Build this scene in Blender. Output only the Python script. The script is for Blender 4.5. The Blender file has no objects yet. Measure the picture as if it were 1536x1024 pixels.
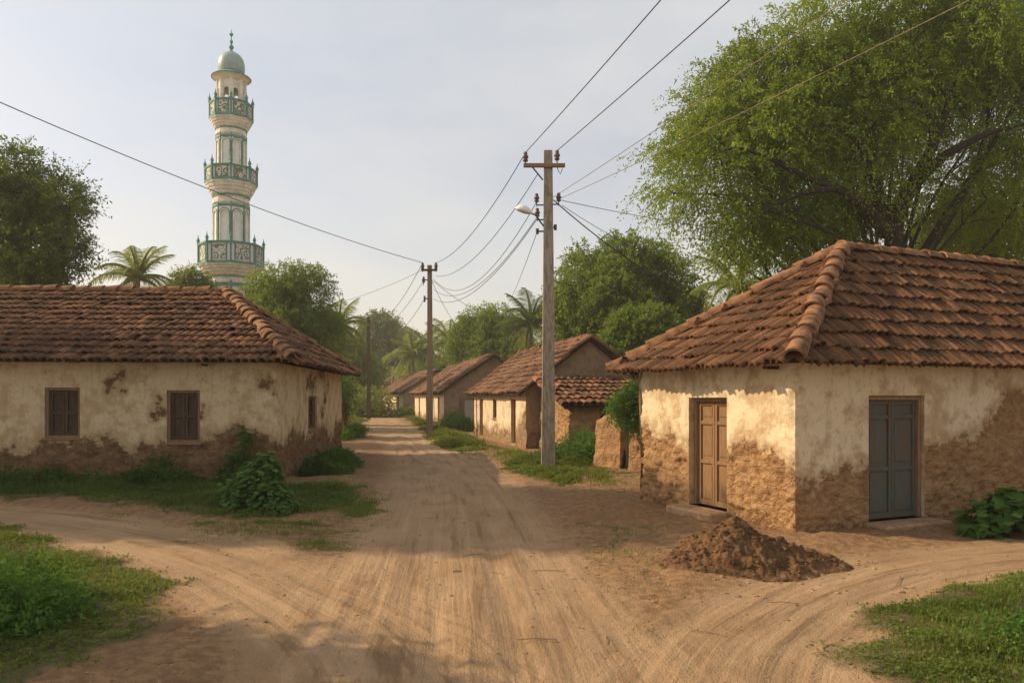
import bpy, math, random
import numpy as np
rng = np.random.default_rng(7)
random.seed(7)
R = math.radians
# ------------------------------------------------------------------ camera, world, sun, exposure
S = bpy.context.scene
COL = S.collection
F, EYE, HY = 1150.0, 1.95, 596.0            # focal length in photo pixels, eye height, horizon row
cam = bpy.data.cameras.new('camera'); camo = bpy.data.objects.new('camera', cam); COL.objects.link(camo)
camo.location = (0, 0, EYE); camo.rotation_euler = (R(90), 0, 0)
cam.sensor_width = 36; cam.lens = F/1536*36; cam.shift_y = (HY-512)/1536
cam.clip_start = 0.1; cam.clip_end = 6000
S.camera = camo
SUN_EL = 33.0
HAZE = 0.0008
SUN_H = np.array((-0.985, 0.17)); SUN_H = SUN_H/np.linalg.norm(SUN_H)
sv = np.array((SUN_H[0]*math.cos(R(SUN_EL)), SUN_H[1]*math.cos(R(SUN_EL)), math.sin(R(SUN_EL))))
sl = bpy.data.lights.new('sun', 'SUN'); sl.energy = 4.5; sl.angle = R(0.6); sl.color = (1, .79, .53)
so = bpy.data.objects.new('sun', sl); COL.objects.link(so)
from mathutils import Vector
so.rotation_euler = Vector(sv).to_track_quat('Z', 'Y').to_euler()
W = bpy.data.worlds.new('World'); S.world = W; W.use_nodes = True
wt = W.node_tree; wt.nodes.clear()
wo = wt.nodes.new('ShaderNodeOutputWorld'); wb = wt.nodes.new('ShaderNodeBackground')
sky = wt.nodes.new('ShaderNodeTexSky'); sky.sky_type = 'NISHITA'; sky.sun_disc = False
sky.sun_elevation = R(SUN_EL); sky.sun_rotation = math.atan2(SUN_H[0], SUN_H[1])
sky.air_density = 1.0; sky.dust_density = 3.0; sky.ozone_density = 1.0
wb.inputs['Strength'].default_value = 0.135
tc = wt.nodes.new('ShaderNodeTexCoord'); mp = wt.nodes.new('ShaderNodeMapping'); mp.inputs['Scale'].default_value = (1.2, 1.2, 3.2)
mp.inputs['Rotation'].default_value = (0.15, 0.1, 0.6)
nz = wt.nodes.new('ShaderNodeTexNoise'); nz.inputs['Scale'].default_value = 1.9; nz.inputs['Detail'].default_value = 7; nz.inputs['Roughness'].default_value = .55
cr = wt.nodes.new('ShaderNodeValToRGB'); cr.color_ramp.elements[0].position = .36; cr.color_ramp.elements[1].position = .74
cr.color_ramp.elements[0].color = (.46, .46, .46, 1); cr.color_ramp.elements[1].color = (.80, .80, .80, 1)
mx = wt.nodes.new('ShaderNodeMix'); mx.data_type = 'RGBA'
sx = wt.nodes.new('ShaderNodeSeparateXYZ'); rv = wt.nodes.new('ShaderNodeValToRGB')          # thin veil of high cloud, warm dust low down
rv.color_ramp.elements[0].position = .0; rv.color_ramp.elements[0].color = (.625, .555, .465, 1); rv.color_ramp.elements[1].position = .42; rv.color_ramp.elements[1].color = (.51, .505, .485, 1)
vm = wt.nodes.new('ShaderNodeVectorMath'); vm.operation = 'SCALE'; vm.inputs['Scale'].default_value = 10.0
L_ = wt.links.new
L_(tc.outputs['Generated'], sx.inputs[0]); L_(sx.outputs[2], rv.inputs[0]); L_(rv.outputs[0], vm.inputs[0]); L_(vm.outputs[0], mx.inputs['B'])
L_(tc.outputs['Generated'], mp.inputs['Vector']); L_(mp.outputs[0], nz.inputs['Vector']); L_(nz.outputs['Fac'], cr.inputs[0])
L_(cr.outputs[0], mx.inputs['Factor']); L_(sky.outputs[0], mx.inputs['A']); L_(mx.outputs['Result'], wb.inputs['Color']); L_(wb.outputs[0], wo.inputs[0])
S.view_settings.view_transform = 'Standard'; S.view_settings.look = 'None'
S.view_settings.exposure = 0.30; S.view_settings.gamma = 1; S.view_settings.use_curve_mapping = False
S.render.engine = 'CYCLES'
S.cycles.max_bounces = 6; S.cycles.transparent_max_bounces = 6; S.cycles.volume_bounces = 1

# ------------------------------------------------------------------ helpers
def gx(px, D): return (px-768)/F*D
def gz(py, D): return EYE+(HY-py)/F*D
def G(px, py, z=0.0):
    D = F*(EYE-z)/(py-HY); return (gx(px, D), D)
def at(px, py, D): return np.array((gx(px, D), D, gz(py, D)))

def _h(ix, iy, iz, s):
    with np.errstate(over='ignore'):
        h = (ix.astype(np.uint32)*np.uint32(374761393) ^ iy.astype(np.uint32)*np.uint32(668265263) ^ iz.astype(np.uint32)*np.uint32(2147483647-58) ) + np.uint32(s*7919+13)
        h = (h ^ (h >> np.uint32(13)))*np.uint32(1274126177)
        h = (h ^ (h >> np.uint32(16)))*np.uint32(2246822519)
        h = h ^ (h >> np.uint32(15))
    return (h & np.uint32(0xffffff)).astype(np.float64)/float(0xffffff)
def vn(x, y=0., z=0., s=0):
    x, y, z = np.broadcast_arrays(np.asarray(x, float), np.asarray(y, float), np.asarray(z, float))
    ix, iy, iz = np.floor(x).astype(np.int64), np.floor(y).astype(np.int64), np.floor(z).astype(np.int64)
    fx, fy, fz = x-ix, y-iy, z-iz
    fx, fy, fz = [f*f*(3-2*f) for f in (fx, fy, fz)]
    r = 0
    for a in (0, 1):
        for b in (0, 1):
            for c in (0, 1):
                r = r + _h(ix+a, iy+b, iz+c, s)*(fx if a else 1-fx)*(fy if b else 1-fy)*(fz if c else 1-fz)
    return r
def fbm(x, y=0., z=0., s=0, o=4):
    r = 0; a = .5; t = 0
    for k in range(o):
        f = 2.03**k
        r = r + a*vn(np.asarray(x)*f, np.asarray(y)*f, np.asarray(z)*f, s+k*17); t += a; a *= .5
    return r/t
def cells(x, y, z, s=0):
    """rounded lumps: 0 in the joints, 1 in the middle of a lump"""
    ix, iy, iz = [np.floor(q).astype(np.int64) for q in (x, y, z)]; f1 = np.full(np.shape(x), 9.); f2 = f1.copy()
    for a in (-1, 0, 1):
        for b in (-1, 0, 1):
            for c in (-1, 0, 1):
                jx, jy, jz = ix+a, iy+b, iz+c
                d = np.sqrt((jx+_h(jx, jy, jz, s+301)-x)**2+(jy+_h(jx, jy, jz, s+302)-y)**2+(jz+_h(jx, jy, jz, s+303)-z)**2)
                f2 = np.minimum(f2, np.maximum(f1, d)); f1 = np.minimum(f1, d)
    return ss(0, .38, f2-f1)
def ss(a, b, x):
    t = np.clip((x-a)/(b-a), 0, 1); return t*t*(3-2*t)
def nrm(v): return v/np.maximum(np.linalg.norm(v, axis=-1, keepdims=True), 1e-9)

class MB:
    """collects geometry for ONE mesh"""
    def __init__(s): s.v = []; s.f = []; s.a = []; s.n = 0; s.sm = []
    def add(s, v, fs, a=None, smooth=False):
        v = np.asarray(v, float).reshape(-1, 3)
        if not isinstance(fs, (list, tuple)): fs = [fs]
        for f in fs:
            f = np.asarray(f, np.int64)
            if len(f): s.f.append(f+s.n); s.sm.append(np.full(len(f), smooth))
        s.v.append(v)
        if a is None: a = np.zeros(len(v))
        s.a.append(np.broadcast_to(np.asarray(a, float), (len(v),)))
        s.n += len(v)
    def quad(s, a, b, c, d, at=0.): s.add([a, b, c, d], [[(0, 1, 2, 3)]], at)
    def box(s, c, sz, ax=None, at=0., bev=0.0):
        """box of full size sz round c; ax = three axis vectors"""
        c = np.asarray(c, float); h = np.asarray(sz, float)/2
        ax = np.eye(3) if ax is None else np.asarray(ax, float)
        if bev <= 0:
            k = np.array([(x, y, z) for x in (-1, 1) for y in (-1, 1) for z in (-1, 1)], float)*h
            s.add(c+k@ax, [[(0, 1, 3, 2), (4, 6, 7, 5), (0, 4, 5, 1), (2, 3, 7, 6), (0, 2, 6, 4), (1, 5, 7, 3)]], at)
        else:
            b = min(bev, h.min()*.9); vs = []; idx = {}
            for sx in (-1, 1):
                for sy in (-1, 1):
                    for sz_ in (-1, 1):
                        for k in range(3):
                            p = np.array((sx, sy, sz_))*h
                            for q in range(3):
                                if q != k: p[q] -= b*np.sign(p[q])
                            idx[(sx, sy, sz_, k)] = len(vs); vs.append(p)
            q4 = []; t3 = []
            for k in range(3):
                o1, o2 = [i for i in range(3) if i != k]
                for sg in (-1, 1):
                    loop = []
                    for (a1, a2) in ((-1, -1), (1, -1), (1, 1), (-1, 1)):
                        key = [0, 0, 0]; key[k] = sg; key[o1] = a1; key[o2] = a2; loop.append(idx[(*key, k)])
                    q4.append(tuple(loop))
            for k in range(3):
                o1, o2 = [i for i in range(3) if i != k]
                for a1 in (-1, 1):
                    for a2 in (-1, 1):
                        ks = []
                        for e in (-1, 1):
                            key = [0, 0, 0]; key[k] = e; key[o1] = a1; key[o2] = a2; ks.append(tuple(key))
                        q4.append((idx[(*ks[0], o1)], idx[(*ks[1], o1)], idx[(*ks[1], o2)], idx[(*ks[0], o2)]))
            for sx in (-1, 1):
                for sy in (-1, 1):
                    for sz_ in (-1, 1): t3.append(tuple(idx[(sx, sy, sz_, k)] for k in range(3)))
            s.add(c+np.array(vs)@ax, [q4, t3], at)
    def tube(s, pts, rad, n=8, at=0., cap=True, smooth=True, sq=False):
        pts = np.asarray(pts, float); m = len(pts); rad = np.broadcast_to(np.asarray(rad, float), (m,))
        t = np.gradient(pts, axis=0); t = nrm(t)
        up = np.array((0, 0, 1.)) if abs(t[0][2]) < .9 else np.array((1., 0, 0))
        rings = []
        x = nrm(np.cross(up, t[0]))
        for i in range(m):
            x = nrm(x-t[i]*np.dot(x, t[i])); y = np.cross(t[i], x)
            an = np.arange(n)/n*2*math.pi+(math.pi/4 if sq else 0)
            rings.append(pts[i]+rad[i]*(np.cos(an)[:, None]*x+np.sin(an)[:, None]*y))
        v = np.concatenate(rings); q = []
        for i in range(m-1):
            for k in range(n): q.append((i*n+k, i*n+(k+1) % n, (i+1)*n+(k+1) % n, (i+1)*n+k))
        s.add(v, [q], at, smooth)
        if cap:
            for i, rg in ((0, rings[0]), (m-1, rings[-1])):
                c = rg.mean(0); fs = [(0, 1+k, 1+(k+1) % n) for k in range(n)]
                s.add(np.vstack([c, rg]), [fs], at)
    def lathe(s, prof, c, n=8, rot=0., at=0., smooth=False, sx=1., sy=1.):
        an = np.arange(n)/n*2*math.pi+rot; v = []; q = []
        for (r, z) in prof: v.append(np.stack([c[0]+r*sx*np.cos(an), c[1]+r*sy*np.sin(an), np.full(n, c[2]+z)], 1))
        m = len(prof)
        for i in range(m-1):
            for k in range(n): q.append((i*n+k, i*n+(k+1) % n, (i+1)*n+(k+1) % n, (i+1)*n+k))
        s.add(np.concatenate(v), [q], at, smooth)
    def build(s, name, mat, parent=None, origin=None):
        v = np.concatenate(s.v); a = np.concatenate(s.a)
        if parent is not None: org = np.array(parent['_o'])
        elif origin is None:
            org = np.array(((v[:, 0].min()+v[:, 0].max())/2, (v[:, 1].min()+v[:, 1].max())/2, v[:, 2].min()))
        else: org = np.array(origin, float)
        v = v-org
        me = bpy.data.meshes.new(name)
        me.vertices.add(len(v)); me.vertices.foreach_set('co', v.astype(np.float32).ravel())
        tot = np.concatenate([np.full(len(f), f.shape[1]) for f in s.f]); li = np.concatenate([f.ravel() for f in s.f])
        me.loops.add(len(li)); me.loops.foreach_set('vertex_index', li.astype(np.int32))
        me.polygons.add(len(tot)); st = np.concatenate([[0], np.cumsum(tot)[:-1]])
        me.polygons.foreach_set('loop_start', st.astype(np.int32)); me.polygons.foreach_set('loop_total', tot.astype(np.int32))
        me.polygons.foreach_set('use_smooth', np.concatenate(s.sm))
        at_ = me.attributes.new('rnd', 'FLOAT', 'POINT'); at_.data.foreach_set('value', a.astype(np.float32))
        me.update(calc_edges=True); me.validate()
        me.materials.append(mat)
        o = bpy.data.objects.new(name, me); COL.objects.link(o)
        if parent is not None: o.parent = parent
        else: o.location = org
        o['_o'] = [float(x) for x in org]
        return o
def tag(o, label=None, cat=None, group=None, kind=None):
    if label: o['label'] = label
    if cat: o['category'] = cat
    if group: o['group'] = group
    if kind: o['kind'] = kind
    return o
def thing(name, label, cat, loc, group=None):
    o = bpy.data.objects.new(name, None); COL.objects.link(o); o.location = loc; o.empty_display_size = .3
    o['_o'] = [float(x) for x in loc]
    return tag(o, label, cat, group)

# ------------------------------------------------------------------ materials
class NT:
    def __init__(s, name):
        s.m = bpy.data.materials.new(name); s.m.use_nodes = True; s.t = s.m.node_tree; s.t.nodes.clear()
        s.out = s.t.nodes.new('ShaderNodeOutputMaterial'); s.b = s.t.nodes.new('ShaderNodeBsdfPrincipled')
        s.l(s.b.outputs[0], s.out.inputs[0]); s.co = s.t.nodes.new('ShaderNodeTexCoord')
        s.b.inputs['Specular IOR Level'].default_value = .2
    def l(s, a, b): s.t.links.new(a, b)
    def set(s, sock, v):
        if isinstance(v, bpy.types.NodeSocket): s.l(v, sock)
        elif isinstance(v, (tuple, list)) and len(v) == 3 and sock.type == 'RGBA': sock.default_value = (*v, 1)
        else: sock.default_value = v
    def obj(s, sc=(1, 1, 1), rot=(0, 0, 0)):
        n = s.t.nodes.new('ShaderNodeMapping'); n.inputs['Scale'].default_value = sc; n.inputs['Rotation'].default_value = rot
        s.l(s.co.outputs['Object'], n.inputs[0]); return n.outputs[0]
    def noise(s, scale, detail=5, rough=.55, vec=None, dist=0.):
        n = s.t.nodes.new('ShaderNodeTexNoise'); s.l(vec or s.co.outputs['Object'], n.inputs['Vector'])
        n.inputs['Scale'].default_value = scale; n.inputs['Detail'].default_value = detail; n.inputs['Roughness'].default_value = rough; n.inputs['Distortion'].default_value = dist
        return n.outputs['Fac']
    def voro(s, scale, feature='F1', vec=None, out='Distance'):
        n = s.t.nodes.new('ShaderNodeTexVoronoi'); n.feature = feature; s.l(vec or s.co.outputs['Object'], n.inputs['Vector']); n.inputs['Scale'].default_value = scale
        return n.outputs[out]
    def attr(s, name, out='Fac'):
        n = s.t.nodes.new('ShaderNodeAttribute'); n.attribute_name = name; return n.outputs[out]
    def math(s, op, a, b=0., c=0.):
        n = s.t.nodes.new('ShaderNodeMath'); n.operation = op; s.set(n.inputs[0], a); s.set(n.inputs[1], b); s.set(n.inputs[2], c); return n.outputs[0]
    def rng(s, v, a, b, c=0., d=1., smooth=True):
        n = s.t.nodes.new('ShaderNodeMapRange'); n.interpolation_type = 'SMOOTHSTEP' if smooth else 'LINEAR'
        s.set(n.inputs['Value'], v)
        for k, x in zip(('From Min', 'From Max', 'To Min', 'To Max'), (a, b, c, d)): n.inputs[k].default_value = x
        return n.outputs['Result']
    def mix(s, f, a, b, mode='MIX'):
        n = s.t.nodes.new('ShaderNodeMix'); n.data_type = 'RGBA'; n.blend_type = mode
        s.set(n.inputs['Factor'], f); s.set(n.inputs['A'], a); s.set(n.inputs['B'], b); return n.outputs['Result']
    def ramp(s, v, stops):
        n = s.t.nodes.new('ShaderNodeValToRGB'); e = n.color_ramp.elements
        while len(e) < len(stops): e.new(.5)
        for k, (p, c) in enumerate(stops): e[k].position = p; e[k].color = (*c, 1)
        s.l(v, n.inputs[0]); return n.outputs[0]
    def bump(s, h, strength=.5, dist=.02, prev=None):
        n = s.t.nodes.new('ShaderNodeBump'); n.inputs['Strength'].default_value = strength; n.inputs['Distance'].default_value = dist
        s.l(h, n.inputs['Height'])
        if prev: s.l(prev, n.inputs['Normal'])
        return n.outputs[0]
    def fin(s, col, rough=.9, nor=None):
        s.set(s.b.inputs['Base Color'], col); s.set(s.b.inputs['Roughness'], rough)
        if nor: s.l(nor, s.b.inputs['Normal'])
        return s.m

def m_wall(name, cream=(.66, .54, .37), stain=(.42, .28, .15), mud=(.33, .195, .095), mud2=(.20, .11, .05), streak=.4):
    n = NT(name)
    a = n.attr('rnd')
    f1 = n.noise(4.2, 9, .68); f2 = n.noise(30, 5, .65)
    e = n.math('ADD', a, n.math('MULTIPLY', n.math('SUBTRACT', f1, .5), 1.5))
    e = n.math('ADD', e, n.math('MULTIPLY', n.math('SUBTRACT', f2, .5), .35))
    mf = n.rng(e, .45, .57)
    st = n.rng(n.noise(2.1, 9, .70), .46, .62); st2 = n.rng(n.noise(11, 5, .6), .55, .72)
    sk = n.rng(n.noise(3.2, 5, .6, n.obj((3.2, 3.2, .42))), .5, .72)
    col = n.mix(n.math('MULTIPLY', st, .70), cream, stain)
    col = n.mix(n.math('MULTIPLY', st2, .55), col, stain)
    col = n.mix(n.math('MULTIPLY', sk, streak), col, (.36, .25, .14))
    col = n.mix(n.math('MULTIPLY', n.rng(e, .0, .45), .75), col, stain)
    wv = n.t.nodes.new('ShaderNodeVectorMath'); wv.operation = 'MULTIPLY_ADD'; nn_ = n.t.nodes.new('ShaderNodeTexNoise'); n.l(n.co.outputs['Object'], nn_.inputs['Vector']); nn_.inputs['Scale'].default_value = 5; nn_.inputs['Detail'].default_value = 4
    n.l(nn_.outputs['Color'], wv.inputs[0]); wv.inputs[1].default_value = (.22, .22, .22); n.l(n.obj((1, 1, 1.7)), wv.inputs[2])
    ve = n.voro(4.6, 'DISTANCE_TO_EDGE', wv.outputs[0])          # joints between the hand laid lumps of mud
    m2 = n.mix(n.rng(n.noise(4.3, 6, .6), .35, .68), mud, mud2)
    m2 = n.mix(n.math('MULTIPLY', n.rng(n.noise(23, 4, .6), .5, .75), .5), m2, (.44, .29, .16))
    c = n.mix(mf, col, m2)
    c = n.mix(n.math('MULTIPLY', n.rng(ve, .05, 0.), n.math('MULTIPLY', n.math('MULTIPLY', mf, n.rng(n.noise(2.6, 4), .42, .6)), .38)), c, (.10, .055, .025))
    h = n.math('ADD', n.math('MULTIPLY', n.noise(30, 5, .65), .6), n.math('MULTIPLY', n.math('MULTIPLY', n.noise(13, 6, .65), mf), 2.6))
    h = n.math('ADD', h, n.math('MULTIPLY', mf, -2.0))
    h = n.math('ADD', h, n.math('MULTIPLY', n.rng(ve, 0., .10), n.math('MULTIPLY', mf, .55)))
    return n.fin(c, .95, n.bump(h, .9, .028))
def m_tile(name, lo=(.105, .052, .028), mid=(.235, .108, .055), hi=(.40, .215, .115)):   # lo: weathered, hi: fresh broken clay
    n = NT(name)
    a = n.attr('rnd'); f = n.noise(3.0, 6, .65); g = n.noise(28, 5, .65)
    v = n.math('ADD', n.math('MULTIPLY', a, .62), n.math('MULTIPLY', n.math('ADD', f, n.math('MULTIPLY', g, .5)), .36))
    c = n.ramp(v, [(.16, lo), (.50, mid), (.88, hi)])
    c = n.mix(n.math('MULTIPLY', n.rng(n.noise(1.6, 8, .72), .48, .66), .6), c, (.055, .04, .026))
    c = n.mix(n.math('MULTIPLY', n.rng(n.noise(17, 6, .7), .55, .68), .55), c, (.045, .032, .02))
    return n.fin(c, .92, n.bump(n.math('ADD', n.math('MULTIPLY', n.noise(14, 5, .65), 1.6), n.math('ADD', g, n.noise(70, 3))), .8, .02))
def m_wood(name, c1, c2, c3=None, sc=(14, 14, .9)):
    n = NT(name)
    g = n.noise(4, 6, .65, n.obj(sc), .4); c = n.mix(n.rng(g, .35, .66), c1, c2)
    if c3: c = n.mix(n.rng(n.noise(5, 7, .72, n.obj((2.6, 2.6, .6))), .45, .60), c, c3)
    return n.fin(c, .8, n.bump(g, .5, .008))
def m_plain(name, c, rough=.8, var=.25, sc=9, bs=.3, spec=None, metal=0.):
    n = NT(name); d = tuple(x*(1-var) for x in c); e = tuple(min(1, x*(1+var)) for x in c)
    f = n.noise(sc, 6, .65)
    m = n.fin(n.mix(n.rng(f, .3, .7), d, e), rough, n.bump(n.noise(sc*4, 5), bs, .01))
    n.b.inputs['Metallic'].default_value = metal
    return m
def m_leaf(name, dark, mid, light, trans=.35, rough=.7):
    n = NT(name)
    c = n.ramp(n.attr('rnd'), [(.1, dark), (.5, mid), (.95, light)])
    n.fin(c, rough); n.b.inputs['Specular IOR Level'].default_value = .15
    t = n.t.nodes.new('ShaderNodeBsdfTranslucent'); n.l(n.mix(.6, c, (light[0]*1.5, light[1]*1.35, light[2]*.6)), t.inputs[0])
    s = n.t.nodes.new('ShaderNodeMixShader'); s.inputs[0].default_value = trans
    n.l(n.b.outputs[0], s.inputs[1]); n.l(t.outputs[0], s.inputs[2]); n.l(s.outputs[0], n.out.inputs[0])
    return n.m
def m_ground(name):
    n = NT(name)
    w = n.attr('track'); gr = n.attr('grassy')
    f1 = n.noise(.9, 7, .62); f2 = n.noise(9, 6, .62); f3 = n.noise(60, 4, .6)
    soil = n.mix(n.rng(f2, .32, .68), (.19, .104, .046), (.335, .20, .098))
    soil = n.mix(n.math('MULTIPLY', n.rng(f1, .42, .64), .55), soil, (.20, .115, .06))
    dust = n.mix(n.rng(f1, .3, .7), (.305, .19, .098), (.385, .252, .14))
    ruts = None
    for k in range(3):
        vec = n.attr('trk%d' % k, 'Vector'); sep = n.t.nodes.new('ShaderNodeSeparateXYZ'); n.l(vec, sep.inputs[0])
        cmb = n.t.nodes.new('ShaderNodeCombineXYZ'); n.l(n.math('MULTIPLY', sep.outputs[0], 1.), cmb.inputs[0]); n.l(n.math('MULTIPLY', sep.outputs[1], .07), cmb.inputs[1]); cmb.inputs[2].default_value = k*7.3
        cm2 = n.t.nodes.new('ShaderNodeCombineXYZ'); n.l(sep.outputs[0], cm2.inputs[0]); n.l(n.math('MULTIPLY', sep.outputs[1], .018), cm2.inputs[1]); cm2.inputs[2].default_value = k*3.1+1
        r = n.math('ADD', n.math('SUBTRACT', n.noise(5.0, 4, .55, cmb.outputs[0]), .5), n.math('MULTIPLY', n.math('SUBTRACT', n.noise(15.0, 2, .5, cm2.outputs[0]), .5), .30))
        r = n.math('MULTIPLY', r, sep.outputs[2])
        ruts = r if ruts is None else n.math('ADD', ruts, r)
    e = n.math('ADD', w, n.math('MULTIPLY', n.math('SUBTRACT', f2, .5), .7))
    e = n.math('ADD', e, n.math('MULTIPLY', ruts, 1.1))
    c = n.mix(n.rng(e, .25, .8), soil, dust)
    c = n.mix(n.rng(ruts, .02, .2, 0., .75), c, (.20, .118, .058))
    c = n.mix(n.rng(ruts, -.02, -.2, 0., .6), c, (.43, .285, .165))
    c = n.mix(n.math('MULTIPLY', n.rng(f3, .52, .72), .45), c, (.17, .095, .045))
    c = n.mix(n.math('MULTIPLY', n.rng(n.noise(22, 6, .7), .56, .70), n.rng(w, .2, 1., .6, .22)), c, (.15, .085, .04))
    ge = n.math('ADD', gr, n.math('MULTIPLY', n.math('SUBTRACT', f2, .5), .7))
    c = n.mix(n.rng(ge, .4, .9, 0., .8), c, n.mix(f2, (.05, .055, .018), (.11, .09, .04)))
    h = n.math('ADD', n.math('MULTIPLY', f2, 1.0), n.math('MULTIPLY', f3, .8))
    h = n.math('ADD', h, n.math('MULTIPLY', ruts, 2.2))
    return n.fin(c, .97, n.bump(h, .8, .04))

MW_L = m_wall('plaster_left', cream=(.62, .49, .31), mud=(.26, .15, .075), mud2=(.15, .085, .04))
MW_R = m_wall('plaster_right', cream=(.70, .57, .38), mud=(.42, .245, .115), mud2=(.29, .155, .068), streak=.25)
MW_F = m_wall('plaster_row', cream=(.66, .53, .36), mud=(.33, .21, .115), mud2=(.21, .125, .065), streak=.6)
MW_G = m_wall('bare_mud', cream=(.30, .21, .13), stain=(.20, .13, .075), mud=(.27, .18, .105), mud2=(.17, .11, .06), streak=.4)
MT_L = m_tile('tile_dark', (.05, .025, .013), (.145, .064, .03), (.30, .14, .066))
MT_R = m_tile('tile_red', (.045, .022, .011), (.13, .058, .026), (.27, .13, .06))
MT_F = m_tile('tile_row', (.075, .038, .022), (.175, .088, .047), (.29, .16, .09))
M_CAP = m_plain('ridge_clay', (.20, .10, .048), .95, .5, 5, .9)
M_UNDER = m_plain('roof_under', (.06, .038, .022), .95)
M_DKWOOD = m_wood('dark_wood', (.055, .036, .024), (.115, .075, .048))
M_FRAME = m_wood('frame_wood', (.19, .115, .06), (.30, .19, .10))
M_BROWNDOOR = m_wood('brown_door', (.17, .09, .040), (.30, .17, .08), (.21, .125, .06))
M_BLUEDOOR = m_wood('blue_door', (.068, .082, .070), (.110, .122, .104), (.13, .085, .05))
M_PALEDOOR = m_wood('pale_door', (.42, .37, .30), (.55, .50, .42))
M_STEP = m_plain('step_mud', (.34, .215, .12), .95, .25, 8, .6)
M_CONC = m_wood('pole_concrete', (.27, .22, .16), (.37, .31, .24), (.20, .155, .11), (5, 5, .5))
M_POLE = m_wood('pole_weathered', (.18, .135, .09), (.28, .22, .15), None, (6, 6, .4))
M_IRON = m_plain('iron', (.07, .06, .05), .7)
M_PORC = m_plain('porcelain', (.12, .07, .045), .3, .2)
M_LAMP = m_plain('lamp_white', (.72, .70, .66), .45, .06, 5, .05)
M_WIRE = m_plain('wire', (.06, .055, .05), .6)
M_WIREL = m_plain('wire_pale', (.20, .155, .11), .6)
M_BARK = m_wood('bark', (.022, .016, .011), (.05, .037, .026), None, (5, 5, 1.2))
M_PALMBARK = m_plain('palm_bark', (.22, .17, .12), .95, .3, 5, .6)
M_PILE = m_plain('pile_soil', (.115, .060, .027), .98, .45, 10, .9)
M_GROUND = m_ground('dirt')
ML_BIG = m_leaf('leaf_big', (.045, .08, .010), (.145, .215, .026), (.29, .355, .055), .42)
ML_DARK = m_leaf('leaf_dark', (.042, .078, .014), (.088, .145, .026), (.16, .22, .045), .42)
ML_MID = m_leaf('leaf_mid', (.058, .11, .018), (.125, .20, .035), (.215, .285, .06), .45)
ML_YEL = m_leaf('leaf_yellow', (.085, .125, .024), (.155, .205, .045), (.24, .28, .075), .45)
ML_PALM = m_leaf('leaf_palm', (.07, .115, .025), (.14, .195, .05), (.25, .29, .085), .42)
ML_SHRUB = m_leaf('leaf_shrub', (.028, .075, .013), (.062, .132, .024), (.12, .20, .042), .35)
ML_BRIGHT = m_leaf('leaf_bright', (.035, .09, .016), (.07, .155, .025), (.13, .22, .045), .35)
ML_GRASS = m_leaf('grass_blade', (.055, .09, .015), (.105, .15, .026), (.20, .22, .055), .35)
ML_GRASSD = m_leaf('grass_deep', (.04, .085, .015), (.085, .145, .026), (.17, .21, .05), .35)

# ------------------------------------------------------------------ ground: one height field, road faces and soil faces split into two objects
TRK = [np.array([(-.1, -12), (-.1, 2), (-.3, 5.5), (-.75, 11), (-1.2, 16), (-1.9, 21), (-2.9, 27), (-4.3, 34), (-6.2, 42), (-9.4, 57), (-13.2, 75), (-17.5, 95), (-22, 115), (-40, 190)], float),
       np.array([(0, -12), (-.1, 2), (-.8, 5.4), (-2.2, 7.6), (-3.9, 9.5), (-6.2, 11.2), (-8.8, 12.5), (-13, 14), (-20, 15.5), (-60, 22)], float),
       np.array([(.2, -12), (.5, 2), (1.5, 5.2), (2.5, 6.8), (3.7, 8.0), (5.3, 9.0), (7.4, 9.7), (12, 11.2), (30, 16)], float)]
def smooth_line(p, n=140):
    d = np.concatenate([[0], np.cumsum(np.linalg.norm(np.diff(p, axis=0), axis=1))])
    t = np.linspace(0, d[-1]**.6, n)**(1/.6)
    # Catmull-Rom
    out = []
    for x in t:
        i = min(np.searchsorted(d, x, 'right')-1, len(p)-2); i = max(i, 0)
        u = (x-d[i])/(d[i+1]-d[i]); p0, p1, p2, p3 = p[max(i-1, 0)], p[i], p[i+1], p[min(i+2, len(p)-1)]
        out.append(.5*((2*p1)+(-p0+p2)*u+(2*p0-5*p1+4*p2-p3)*u*u+(-p0+3*p1-3*p2+p3)*u**3))
    return np.array(out)
TL = [smooth_line(p) for p in TRK]
def track_coords(x, y, k):
    p = TL[k]; tg = nrm(np.gradient(p, axis=0)); ar = np.concatenate([[0], np.cumsum(np.linalg.norm(np.diff(p, axis=0), axis=1))])
    s = np.empty(len(x)); t = np.empty(len(x))
    for c in range(0, len(x), 40000):
        xx, yy = x[c:c+40000], y[c:c+40000]
        dx = xx[:, None]-p[None, :, 0]; dy = yy[:, None]-p[None, :, 1]
        j = np.argmin(dx*dx+dy*dy, 1); r = np.arange(len(xx))
        along = dx[r, j]*tg[j, 0]+dy[r, j]*tg[j, 1]
        s[c:c+40000] = dx[r, j]*(-tg[j, 1])+dy[r, j]*tg[j, 0]
        t[c:c+40000] = ar[j]+along
    return s, t
def poly_sd(x, y, poly):
    """signed distance, negative inside"""
    poly = np.asarray(poly, float); ins = np.zeros(len(x), bool); d = np.full(len(x), 1e9)
    for i in range(len(poly)):
        a, b = poly[i], poly[(i+1) % len(poly)]
        e = b-a; w0, w1 = x-a[0], y-a[1]
        t = np.clip((w0*e[0]+w1*e[1])/(e@e+1e-12), 0, 1)
        d = np.minimum(d, (w0-e[0]*t)**2+(w1-e[1]*t)**2)
        c = ((a[1] > y) != (b[1] > y)) & (x < (b[0]-a[0])*(y-a[1])/(b[1]-a[1]+1e-12)+a[0]); ins ^= c
    d = np.sqrt(d); return np.where(ins, -d, d)
GR = {}                                      # grass areas in metres
GR['near_left'] = [G(-260, 775), G(0, 787), G(100, 812), G(190, 846), G(245, 888), G(222, 945), G(140, 1000), G(60, 1060), (-6, 3.2), (-10, 4)]
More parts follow.
